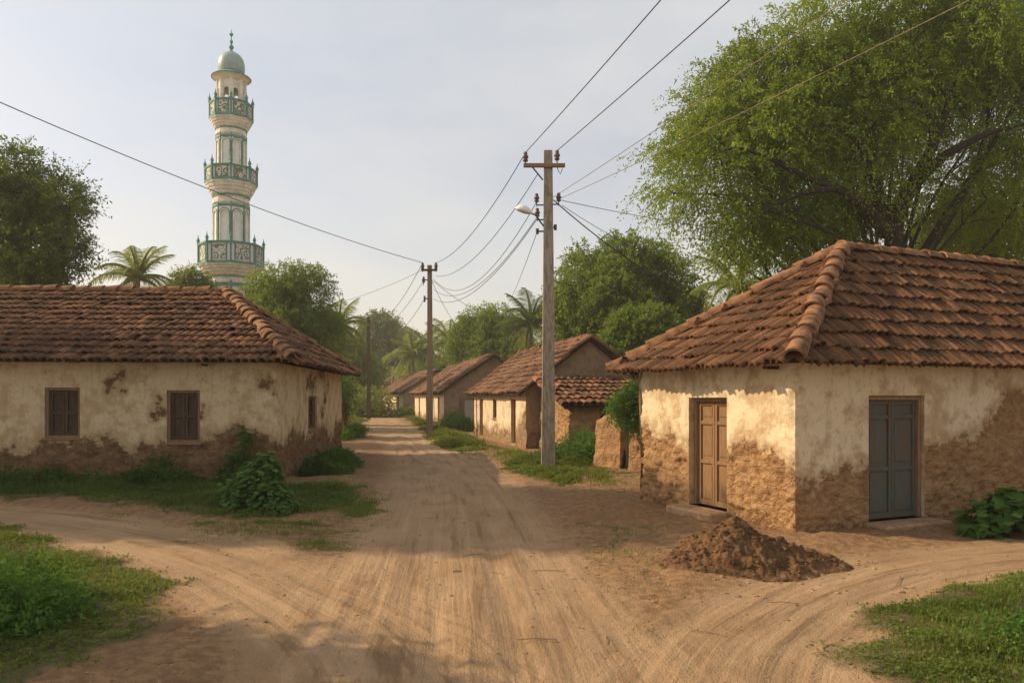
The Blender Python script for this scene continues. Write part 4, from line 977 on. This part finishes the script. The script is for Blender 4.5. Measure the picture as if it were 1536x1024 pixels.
# ------------------------------------------------------------------ shrubs and plants
def shrub(name, label, cat, lobes, n, ll, wid, mat, seed, K=5, slen=.25, droop=.3, group=None, **kw):
    rg = np.random.default_rng(seed); mb, o, k = strands(lobes, n, K, slen, ll, wid, droop, rg, **kw)
    v = mb.v[0]; g = H(v[:, 0].mean(), v[:, 1].mean())[0]
    v[:, 2] = np.where(v[:, 2] < g, g+np.abs(v[:, 2]-g)*.3, v[:, 2])
    for j in range(0, len(o), max(1, len(o)//14)):
        l = lobes[k[j]]; c = np.array((l[0][0], l[0][1], 0.)); mb.tube([c+rng.normal(0, .04, 3)*(1, 1, 0), (c+o[j])/2+(0, 0, .05), o[j]], [.012, .009, .004], 4, .2, cap=False)
    return tag(mb.build(name, mat), label, cat, group)
def broad(name, label, cat, lobes, n, ll, mat, seed):
    """plant with broad lobed leaves held out on stalks"""
    rg = np.random.default_rng(seed); C = np.array([l[0] for l in lobes]); Rr = np.array([l[1] if np.ndim(l[1]) else (l[1],)*3 for l in lobes], float)
    k = rg.choice(len(lobes), n); u = nrm(rg.normal(size=(n, 3))); u[:, 2] = np.abs(u[:, 2])*1.0-.12
    P = C[k]+u*Rr[k]*(.55+.45*rg.random(n)**.6)[:, None]
    nor = nrm(u*.7+np.array((0, 0, .9))+rg.normal(size=(n, 3))*.35); d = nrm(np.cross(nor, rg.normal(size=(n, 3)))*.6+u*np.array((1, 1, .1))); d = nrm(d-nor*np.sum(d*nor, 1, keepdims=True)); s = np.cross(nor, d)
    L = ll*(.55+.75*rg.random(n))
    an = np.linspace(0, 2*math.pi, 15)[:-1]; rad = .5*(1+.20*np.cos(5*an))*(1-.10*np.cos(an)); v = [P+d*(L*.45)[:, None]-nor*(L*.06)[:, None]]
    for q, r_ in zip(an, rad): v.append(P+d*(L*(.45+r_*math.cos(q)))[:, None]+s*(L*r_*1.05*math.sin(q))[:, None]-nor*(L*(.12*abs(math.sin(q))*r_+.22*max(0, math.cos(q))**2*r_))[:, None])
    V = np.stack(v, 1); f = np.array([(0, 1+j, 1+(j+1) % 14) for j in range(14)]); FF = (np.arange(n)[:, None, None]*15+f[None]).reshape(-1, 3)
    mb = MB(); a = np.clip(.4+.4*(u[:, 2])+rg.normal(0, .15, n), 0, 1); mb.add(V.reshape(-1, 3), [FF], np.repeat(a, 15), True)
    for j in range(0, n, 4): c = np.array((C[k[j]][0], C[k[j]][1], 0.)); mb.tube([c+rg.normal(0, .03, 3)*(1, 1, 0), c*.4+P[j]*.6+(0, 0, .04), P[j]], [.008, .006, .004], 4, .3, cap=False)
    return tag(mb.build(name, mat), label, cat)
bx, bD = G(378, 772)
broad('shrub', 'dark broad leaved shrub in front of the corner of the left house', 'shrub', [((bx, bD+.35, .3), (.5, .45, .68)), ((bx+.25, bD+.15, .2), (.38, .4, .42)), ((bx-.22, bD+.6, .3), (.42, .4, .6)), ((bx-.5, bD+.9, .2), (.45, .4, .45)), ((bx+.08, bD+.5, .62), (.28, .28, .5)), ((bx+.5, bD+.05, .05), (.3, .3, .26)), ((bx-.32, bD+.2, .1), (.3, .3, .4))], 2300, .078, ML_SHRUB, 401)
shrub('climbing_plant', 'leafy runner climbing the front wall near the corner of the left house', 'plant', [((-6.1, 17.05, .2), (.3, .18, .4)), ((-6.0, 17.12, .7), (.12, .08, .35)), ((-5.98, 17.15, 1.0), (.06, .05, .2))], 300, .09, .6, ML_SHRUB, 402)
shrub('shrub', 'low dark shrub under the right window of the left house', 'shrub', [((-7.55, 16.5, .15), (.5, .35, .34)), ((-7.7, 16.7, .3), (.22, .2, .4)), ((-7.2, 16.3, .1), (.35, .3, .22))], 520, .08, .5, ML_SHRUB, 403)
shrub('shrub', 'dark leafy growth along the foot of the left house wall at the frame edge', 'shrub', [((-10.5, 16.0, .1), (1.1, .45, .32)), ((-11.8, 15.8, .15), (.8, .45, .36)), ((-9.2, 16.3, .05), (.8, .4, .24))], 1200, .08, .5, ML_SHRUB, 404)
bx, bD = G(1512, 806)
broad('leafy_plant', 'broad leaved green plant against the shaded wall right of the blue door', 'plant', [((bx, bD+.2, .2), (.52, .4, .36)), ((bx+.35, bD+.35, .32), (.45, .4, .40)), ((bx-.25, bD+.1, .08), (.3, .25, .2)), ((bx+.9, bD+.5, .3), (.5, .4, .4))], 420, .17, ML_SHRUB, 405)
bx, bD = G(25, 950)
shrub('weed_clump', 'tall dense weeds at the left edge of the near grass', 'weeds', [((bx-.35, bD+.1, .12), (.5, .4, .36)), ((bx+.05, bD+.35, .08), (.35, .3, .24)), ((bx-.5, bD+.8, .12), (.5, .4, .32)), ((bx-1.2, bD+.3, .2), (.6, .6, .4)), ((bx-.05, bD-.05, .05), (.3, .3, .18))], 3600, .055, .36, ML_BRIGHT, 406, K=7, slen=.22, droop=.25)
bx, bD = G(1565, 990)
shrub('weed_clump', 'leafy weeds at the right edge of the near right grass', 'weeds', [((bx-.05, bD+.1, .05), (.4, .4, .16)), ((bx+.4, bD+.2, .1), (.5, .4, .22))], 700, .055, .4, ML_BRIGHT, 407, K=6, slen=.14)
shrub('shrub', 'round green bush growing over the mud wall beyond the left house', 'shrub', [((-8.7, 36.5, 2.0), (.9, 1.2, .9)), ((-8.3, 36.0, 1.4), (.5, .9, .7)), ((-9.5, 36.8, 2.2), (.9, 1., .9)), ((-8.6, 37.4, 2.5), (.8, .9, .6))], 1500, .13, .45, ML_SHRUB, 409, K=7, slen=.35)
shrub('shrub', 'grassy clump at the foot of the mud wall beyond the left house', 'shrub', [((-7.75, 34.8, .2), (.5, 1.2, .35)), ((-7.5, 36.5, .15), (.4, 1., .3))], 600, .14, .25, ML_BRIGHT, 410, up=.7)
shrub('vine', 'sunlit bushy vine hanging over the broken mud walls by the right house', 'vine', [((3.45, 20.0, 1.85), (.62, .5, .52)), ((3.05, 20.3, 1.7), (.42, .4, .36)), ((3.9, 19.6, 2.05), (.5, .45, .45)), ((3.55, 19.8, 1.4), (.35, .3, .35)), ((4.0, 19.2, 1.25), (.18, .2, .2))], 2000, .085, .45, ML_BRIGHT, 411, K=7, slen=.3, droop=.5)
shrub('shrub', 'green weeds in front of the lean-to door', 'shrub', [((2.35, 22.6, .3), (.5, .5, .45)), ((1.75, 22.9, .2), (.5, .5, .3)), ((2.85, 22.2, .45), (.35, .35, .55)), ((2.1, 23.4, .4), (.5, .4, .5)), ((1.3, 23.2, .15), (.5, .4, .25))], 2000, .10, .3, ML_BRIGHT, 412, K=6, slen=.28, up=.5)
shrub('shrub', 'small bright bush by the pale gate in the row', 'shrub', [((-3.15, 43.2, .45), (.75, .6, .55)), ((-2.7, 43.4, .3), (.5, .5, .35))], 600, .15, .4, ML_BRIGHT, 413, K=6, slen=.3)
for k, (px, py, rr, lb) in enumerate(((560, 592, 1.9, 'hedge like bush at the road bend left of the far pole'), (527, 600, 2.2, 'bush behind the mud wall left of the far pole'), (605, 598, 1.3, 'small bush in front of the third row house wall'))):
    D = 76
    if k == 2: px = 611
    p = at(px, py, D); shrub('shrub', lb, 'shrub', [((p[0], D, rr*.6), (rr, rr, rr)), ((p[0]-rr*.8, D, rr*.4), (rr*.7, rr*.7, rr*.7)), ((p[0]+rr*.7, D+.5, rr*.3), (rr*.6, rr*.6, rr*.6))] if k < 2 else [((p[0], D, .2), (.9, 1., .5))], 700, .25, .45, ML_YEL, 420+k, K=6, slen=.6)

# ------------------------------------------------------------------ grass: nobody could count it, one object per area
def grass(name, label, poly, n, hgt, wid, mat, seed, leafy=.5, soft=.5):
    rg = np.random.default_rng(seed); p = np.asarray(poly, float); lo, hi = p.min(0), p.max(0); lo = np.maximum(lo, (-17, 2.8))
    out = []; tot = 0
    while tot < n:
        q = lo+(hi-lo)*rg.random((n*2, 2)); d = poly_sd(q[:, 0], q[:, 1], p)+(fbm(q[:, 0]*1.6, q[:, 1]*1.6, 0, 9, 4)-.5)*1.2+.2
        dens = (1-ss(-soft, soft*.8, d))*(.15+.85*ss(.36, .62, fbm(q[:, 0]*2.3, q[:, 1]*2.3, 0, 12, 3)))
        if hi[1]-lo[1] > 12: dens = dens*np.clip(14/q[:, 1], 0, 1)
        q = q[rg.random(len(q)) < dens]; out.append(q); tot += len(q)
    q = np.concatenate(out)[:n]; edge = 1-.65*ss(-.9, .3, poly_sd(q[:, 0], q[:, 1], p)); z = H(q[:, 0], q[:, 1]); n = len(q)
    cl = fbm(q[:, 0]*1.1, q[:, 1]*1.1, 0, 14, 3); tall = .45+1.1*ss(.35, .7, cl)
    base = np.stack([q[:, 0], q[:, 1], z-.008], 1); az = rg.random(n)*2*math.pi; lean = .15+.65*rg.random(n)
    d = np.stack([np.cos(az), np.sin(az), 0*az], 1); s = np.stack([-np.sin(az), np.cos(az), 0*az], 1); h = hgt*tall*edge*(.4+.9*rg.random(n)); w = wid*(.6+.8*rg.random(n))
    up = np.array((0, 0, 1.))
    m = base+up*(h*.6)[:, None]+d*(h*lean*.35)[:, None]; t = base+up*(h*.95)[:, None]+d*(h*lean)[:, None]
    v = np.stack([base-s*w[:, None]/2, base+s*w[:, None]/2, m+s*w[:, None]*.42, m-s*w[:, None]*.42, t], 1); i = np.arange(n)[:, None]*5
    a = np.clip(.42+(fbm(q[:, 0]*.8, q[:, 1]*.8, 0, 15, 3)-.5)*1.2+rg.normal(0, .14, n), 0, 1)
    mb = MB(); mb.add(v.reshape(-1, 3), [i+np.array([[0, 1, 2, 3]]), i+np.array([[3, 2, 4]])], np.repeat(a, 5))
    k = rg.random(n) < leafy; b2_ = base[k]+up*(h[k]*(.3+.6*rg.random(k.sum())))[:, None]+rg.normal(0, .012, (k.sum(), 3))*(1, 1, .3)
    dv = nrm(rg.normal(size=(k.sum(), 3))*np.array((1, 1, .35))+np.array((0, 0, .15))); leaf_quads(mb, b2_, dv, hgt*.38*(.5+rg.random(k.sum())), .62, rg, np.clip(a[k]-.05, 0, 1), .6)
    return tag(mb.build(name, mat), label, None, None, 'stuff')
grass('grass', 'grass covering the bank at the lower left corner', GR['near_left'], 90000, .085, .007, ML_GRASS, 501, .8)
grass('grass', 'grass covering the bank at the lower right corner', GR['near_right'], 70000, .075, .0065, ML_GRASS, 502, .8)
grass('grass', 'shaded grass along the foot of the left house', GR['left_verge'], 90000, .11, .010, ML_GRASSD, 503, .7)
grass('grass', 'grass around the foot of the near pole', GR['pole_verge'], 26000, .16, .014, ML_GRASS, 504, .5)
grass('grass', 'grass strip in front of the row of houses', GR['row_verge'], 26000, .22, .022, ML_GRASS, 505, .5)
grass('grass', 'grass left of the road towards the far pole', GR['far_left'], 12000, .24, .03, ML_GRASS, 506, .5)
w_ = grass('weed_clump', 'bright green tuft of tall weeds beside the right wall of the left house', [(-5.25, 18.9), (-4.3, 19.0), (-4.0, 20.2), (-4.4, 22.6), (-5.6, 24.0)], 7000, .40, .018, ML_BRIGHT, 408, .35, .4)
del w_['kind']; w_['category'] = 'weeds'
grass('weeds', 'dark scruffy weeds along the foot of the left house wall', [(-16, 16.0), (-12, 15.7), (-9, 15.9), (-6.4, 16.3), (-5.2, 16.5), (-5.4, 17.5), (-16, 17.0)], 15000, .26, .014, ML_GRASSD, 510, .6, .5)
grass('grass', 'thin grass scattered along the right edge of the road', [G(660, 668), G(720, 690), G(800, 712), G(905, 735), G(960, 745), G(955, 712), G(870, 690), G(760, 672), G(720, 660)], 9000, .09, .012, ML_GRASS, 511, .5, .8)
# loose weeds on bare soil
grass('grass', 'thin scattered weeds on the bare soil between the tracks', [G(930, 760), G(1000, 790), G(1010, 860), G(1060, 930), G(960, 960), G(880, 900), G(850, 780)], 1400, .05, .006, ML_GRASS, 507, .6, .5)
grass('grass', 'dry thin grass fringe below the left verge', [G(150, 770), G(330, 785), G(480, 775), G(560, 735), G(590, 760), G(560, 800), G(500, 826), G(400, 815), G(280, 800)], 11000, .05, .008, ML_GRASS, 508, .6, .5)

# ------------------------------------------------------------------ heap of soil, clods and stones
def pile():
    cx, cy = gx(1112, 8.85), 8.85; n = 260
    gxs = np.linspace(-1.25, 1.75, n); gys = np.linspace(-1.0, 1.0, 180); Xg, Yg = np.meshgrid(gxs, gys, indexing='ij')
    def cone(x0, y0, h, rx, ry): return h*np.clip(1-np.sqrt(((Xg-x0)/rx)**2+((Yg-y0)/ry)**2), 0, 1)**.92
    wx = Xg+(fbm(Xg*3, Yg*3, 0, 601, 3)-.5)*.25
    h = np.maximum.reduce([cone(-.08, .05, .55, .80, .72), cone(.45, .0, .30, .62, .55), cone(.82, .02, .20, .5, .42), cone(-.45, -.15, .22, .55, .5), cone(.2, -.35, .2, .6, .45)])
    e = ss(0, .12, h); h = h+e*((fbm(wx*6, Yg*6, 0, 603, 5)-.5)*.17+(fbm(Xg*20, Yg*20, 0, 604, 3)-.5)*.07)
    g = H((cx+Xg).ravel(), (cy+Yg).ravel()).reshape(Xg.shape)
    V = np.stack([cx+Xg, cy+Yg, g-.02+h], 2).reshape(-1, 3); m = 180; i = np.arange(n-1)[:, None]*m+np.arange(m-1)[None]; q = np.stack([i, i+m, i+m+1, i+1], 2).reshape(-1, 4)
    keep = (h.ravel()[q] > .012).any(1); mb = MB(); mb.add(V, [q[keep]], 0, True)
    rg = np.random.default_rng(605)
    hs = h.ravel(); cand = np.where(hs > .02)[0]
    for j in rg.choice(cand, 1400): clod(mb, V[j], abs(rg.normal(0, .010))+.005, rg)
    tag(mb.build('soil_heap', M_PILE), 'heap of dug brown earth in front of the corner of the right house', 'heap')
def clod(mb, p, r, rg):
    ph = np.array([(0, 0, 1), (.89, 0, .45), (.28, .85, .45), (-.72, .53, .45), (-.72, -.53, .45), (.28, -.85, .45), (.72, .53, -.45), (-.28, .85, -.45), (-.89, 0, -.45), (-.28, -.85, -.45), (.72, -.53, -.45), (0, 0, -1)], float)
    f = [(0, 1, 2), (0, 2, 3), (0, 3, 4), (0, 4, 5), (0, 5, 1), (1, 6, 2), (2, 7, 3), (3, 8, 4), (4, 9, 5), (5, 10, 1), (2, 6, 7), (3, 7, 8), (4, 8, 9), (5, 9, 10), (1, 10, 6), (11, 7, 6), (11, 8, 7), (11, 9, 8), (11, 10, 9), (11, 6, 10)]
    mb.add(p+ph*r*(.7+.6*rg.random((12, 1)))*np.array((1.15, 1, .75)), [f], rg.random())
pile()
M_CLOD = m_plain('clods', (.27, .165, .09), .97, .3, 8, .6)
mb = MB(); rg = np.random.default_rng(611)
pts = []
while len(pts) < 15000:
    x = rg.uniform(-6, 6.5); y = 4.6+abs(rg.normal(0, 6))
    if y < 22: pts.append((x, y))
pts = np.array(pts); h_, w_, g_, _ = ground_fields(pts[:, 0], pts[:, 1])
for k in range(420):                          # crumbs slid off the heap
    x, y = gx(1120, 8.85)+rg.normal(0, 1.0)+.2, 8.75+rg.normal(0, .6); clod(mb, np.array((x, y, H(x, y)[0])), abs(rg.normal(0, .013))+.004, rg)
for k in range(60):
    x, y = rg.uniform(-4, 4), rg.uniform(5, 13); clod(mb, np.array((x, y, H(x, y)[0])), rg.uniform(.012, .026), rg)
for (x, y), hh, ww, g in zip(pts, h_, w_, g_):
    if rg.random() < 1-.86*ww and g < .4: clod(mb, np.array((x, y, hh)), abs(rg.normal(0, .006))+.003, rg)
tag(mb.build('pebbles', M_CLOD), 'small clods and pebbles scattered over the dirt', None, None, 'stuff')
# fallen twigs
mb = MB()
for k in range(26):
    x, y = (rg.uniform(-4, 5), rg.uniform(5.5, 13)) if k > 3 else [G(905, 851), G(1015, 826), G(940, 770), G(500, 825)][k]
    a = rg.uniform(0, 3.1); L = rg.uniform(.06, .22); z = H(x, y)[0]+.008
    mb.tube([(x-L*math.cos(a), y-L*math.sin(a), z), (x, y+.02, z+.006), (x+L*math.cos(a), y+L*math.sin(a), z)], .004, 4)
tag(mb.build('fallen_twigs', M_FRAME), 'thin dry twigs lying on the dirt', None, None, 'stuff')

# ------------------------------------------------------------------ poles and wires
def insulator(parent, p, s=1., horizontal=None):
    mb = MB(); pr = [(.012, -.10), (.012, 0), (.045, .0), (.055, .03), (.035, .05), (.06, .07), (.06, .11), (.03, .13), (.045, .15), (.03, .19), (.001, .20)]
    mb.lathe([(r*s, z*s) for r, z in pr], p, 10, 0, 0, True); mb.build('insulator', M_PORC, parent)
def bracket(parent, p, q, r=.018):
    mb = MB(); mb.tube([p, q], r, 6); mb.build('bracket', M_IRON, parent)
def pole(label, X, D, ht, w0, w1, mat, cat='utility pole'):
    t = thing('utility_pole', label, cat, (X, D, 0.), 'utility poles along the road')
    mb = MB(); n = 14; q = np.linspace(0, 1, n); mb.tube(np.stack([X+.01*np.sin(q*3), D+0*q, -.3+(ht+.3)*q], 1), (w0+(w1-w0)*q)*.7071, 4, smooth=False, sq=True)
    mb.build('pole', mat, t); return t
PX, PD = gx(822, 20.), 20.
np_ = pole('tall square concrete pole with crossarm and street lamp beside the road', PX, PD, gz(227, PD), .36, .215, M_CONC)
zc = gz(251, PD)
mb = MB(); mb.box((gx(816, PD), PD-.16, zc), (1.08, .09, .10), None, 0, .01); mb.build('crossarm', M_FRAME, np_)
mb = MB(); mb.tube([(gx(798, PD), PD-.17, zc-.04), (gx(814, PD), PD-.12, gz(272, PD))], .02, 6); mb.build('brace', M_IRON, np_)
insulator(np_, (gx(788, PD), PD-.16, zc+.10), 1.3); insulator(np_, (gx(835, PD), PD-.16, zc+.14), 1.3)
mb = MB(); mb.tube([(gx(835, PD), PD-.16, zc+.1), (gx(836, PD), PD-.16, zc-.1), (gx(840, PD), PD-.16, gz(264, PD)), (gx(843, PD), PD-.16, gz(256, PD))], .012, 5); mb.build('jumper', M_WIRE, np_)
for (px, py, sd) in ((805, 303, -1), (838, 302, 1), (806, 325, -1)):
    insulator(np_, (gx(px, PD), PD, gz(py, PD)), 1.15); bracket(np_, (gx(px, PD), PD, gz(py, PD)-.08), (PX, PD, gz(py, PD)-.08))
for (px, py) in ((806, 347), (833, 341)):
    mb = MB(); mb.tube([(gx(px, PD), PD, gz(py, PD)), (PX, PD, gz(py, PD))], .022, 6); mb.tube([(gx(px, PD), PD, gz(py+4, PD)), (gx(px, PD), PD, gz(py-4, PD))], .04, 8); mb.build('bracket', M_IRON, np_)
# street lamp head on its arm: hangs from the pole
sl_o = thing('street_lamp', 'white street lamp head on a curved arm fixed to the near pole', 'street lamp', (gx(798, PD), PD-.1, gz(324, PD)))
mb = MB(); mb.tube([(PX-.08, PD-.1, gz(343, PD)), (gx(810, PD), PD-.12, gz(334, PD)), (gx(804, PD), PD-.14, gz(325, PD)), (gx(797, PD), PD-.15, gz(322, PD))], .022, 8); mb.build('arm', M_IRON, sl_o)
mb = MB(); n = 14; q = np.linspace(0, 1, n); cx_ = gx(799, PD)+(gx(772.5, PD)-gx(799, PD))*q; cz_ = gz(322.5, PD)+(gz(315, PD)-gz(322.5, PD))*q
rad = np.array([.03, .05, .075, .095, .11, .12, .125, .125, .12, .112, .10, .08, .05, .01]); an = np.arange(16)/16*2*math.pi; V = []
for i in range(n):
    up = np.sin(an); V.append(np.stack([np.full(16, cx_[i]), PD-.15+rad[i]*1.1*np.cos(an), cz_[i]+rad[i]*np.where(up > 0, up*1.25, up*.45)], 1))
V = np.concatenate(V); f = [(i*16+k, i*16+(k+1) % 16, (i+1)*16+(k+1) % 16, (i+1)*16+k) for i in range(n-1) for k in range(16)]
mb.add(V, [f], 0, True); mb.build('lamp_head', M_LAMP, sl_o)
MX, MD = gx(644.5, 38.), 38.
mp_ = pole('slim weathered pole with small crossarm in front of the second row house', MX, MD, gz(398, MD), .29, .21, M_POLE)
zc2 = gz(406, MD); mb = MB(); mb.box((MX, MD-.2, zc2), (.80, .09, .10), None, 0, .01); mb.build('crossarm', M_IRON, mp_)
for px in (634.5, 654.5): insulator(mp_, (gx(px, MD), MD-.2, zc2+.06), 1.6)
insulator(mp_, (gx(635.5, MD), MD-.05, gz(424, MD)), 1.5); bracket(mp_, (gx(635.5, MD), MD-.05, gz(420, MD)), (MX, MD-.05, gz(420, MD)), .03)
mb = MB(); mb.tube([(gx(637, MD), MD-.05, gz(448, MD)), (MX, MD-.05, gz(448, MD))], .035, 6); mb.tube([(gx(637, MD), MD-.05, gz(453, MD)), (gx(637, MD), MD-.05, gz(444, MD))], .05, 8); mb.build('bracket', M_IRON, mp_)
FX, FD = gx(553, 70.), 70.
fp_ = pole('bare dark farthest pole left of the road', FX, FD, gz(475, FD), .33, .24, M_DKWOOD)
mb = MB(); mb.tube([(FX, FD-.15, gz(481, FD)), (FX-.35, FD-.15, gz(481, FD))], .04, 6); mb.build('bracket', M_IRON, fp_)

def wire(label, P, Q, sag, r=.011, mat=None, n=30):
    P, Q = np.asarray(P, float), np.asarray(Q, float); t = np.linspace(0, 1, n); pts = P+(Q-P)*t[:, None]; pts[:, 2] -= sag*4*t*(1-t)
    mb = MB(); mb.tube(pts, r, 5, cap=True); tag(mb.build('power_line', mat or M_WIRE), label, 'cable', 'overhead power lines')
def ext(P, Q, k): P, Q = np.asarray(P, float), np.asarray(Q, float); return P+(Q-P)*k
n1 = (gx(788, PD), PD-.16, zc+.33); n2 = (gx(835, PD), PD-.16, zc+.38)
wire('uppermost wire running from the left end of the near pole crossarm overhead', n1, ext(n1, at(1150, -199, 9), 1.8), .12, .011)
wire('wire from the right end of the near pole crossarm running overhead', n2, ext(n2, at(1300, -199, 9), 1.8), .12, .011)
w0 = at(828, 297, PD)
wire('upper of the two pale wires crossing the big tree', w0, ext(w0, at(1250, 0, 10), 1.9), .12, .007, M_WIREL)
w1 = at(840, 298, PD)
wire('lower of the two pale wires crossing the big tree', w1, ext(w1, at(1235, 100, 12), 1.9), .10, .007, M_WIREL)
wire('thin wire from the near pole to the right, vanishing behind the big tree', at(840, 300, PD), at(1165, 352, 29), .12, .009)
wire('thick dark service cable dropping from the near pole across the round tree', at(830, 300, PD), at(1052, 450, 25), .25, .016)
wire('second thin drop wire beside the service cable of the near pole', at(843, 308, PD), at(1040, 400, 28), .25, .008)
m1 = (gx(634.5, MD), MD-.2, zc2+.36); m2 = (gx(654.5, MD), MD-.2, zc2+.36)
wire('long wire from the middle pole crossing the minaret to the left edge', m1, at(-300, 20, 17), .42, .015)
wire('topmost wire between near pole crossarm and middle pole', n1, m2, .55, .012)
wire('second wire between near pole and middle pole, under the topmost', at(806, 262, PD), at(654, 414, MD), .75, .011)
wire('third wire between near pole and middle pole, level with the lamp', at(805, 303, PD), at(650, 418, MD), 1.3, .010)
wire('fourth wire between the poles, from just behind the lamp head', at(806, 325, PD), at(650, 434, MD), 1.0, .010)
wire('lowest sagging wire between near pole and middle pole', at(806, 328, PD), at(650, 448, MD), .9, .011)
wire('thin drop wire from the lamp bracket to the trees behind', at(806, 347, PD), at(757, 462, 60), .3, .009)
f1 = (FX, FD-.15, gz(478, FD))
wire('upper wire from the middle pole to the far pole', m1, f1, 1.2, .014)
wire('middle wire from the middle pole to the far pole', at(636, 420, MD), (FX-.3, FD-.15, gz(481, FD)), 1.3, .012)
wire('lower slack wire from the middle pole to the far pole', at(637, 448, MD), (FX, FD-.1, gz(492, FD)), 1.5, .012)
wire('upper drop wire from the middle pole down to the right trees', at(648, 420, MD), at(735, 476, 64), .2, .013)
wire('steeper drop wire from the middle pole to the second gable roof', at(648, 422, MD), at(700, 500, 60), .5, .012)
wire('faint left wire from the middle pole toward the leafy tree', at(636, 404, MD), at(470, 462, 47), .25, .010)
# ------------------------------------------------------------------ haze: one closed box of thin air
mb = MB(); mb.box((0, 0, 0), (1, 1, 1)); mb.v[0] = mb.v[0]*np.array((3000, 3000, 35.)) + np.array((0, 0, 15.2))
hm = bpy.data.materials.new('haze_air'); hm.use_nodes = True; ht = hm.node_tree; ht.nodes.clear()
ho = ht.nodes.new('ShaderNodeOutputMaterial'); hv = ht.nodes.new('ShaderNodeVolumePrincipled')
hv.inputs['Color'].default_value = (.92, .88, .80, 1); hv.inputs['Density'].default_value = HAZE; hv.inputs['Anisotropy'].default_value = .25
ht.links.new(hv.outputs[0], ho.inputs['Volume'])
tag(mb.build('haze', hm), 'thin warm haze filling the air over the village', None, None, 'stuff')
for o in list(bpy.data.objects):
    if '_o' in o: del o['_o']
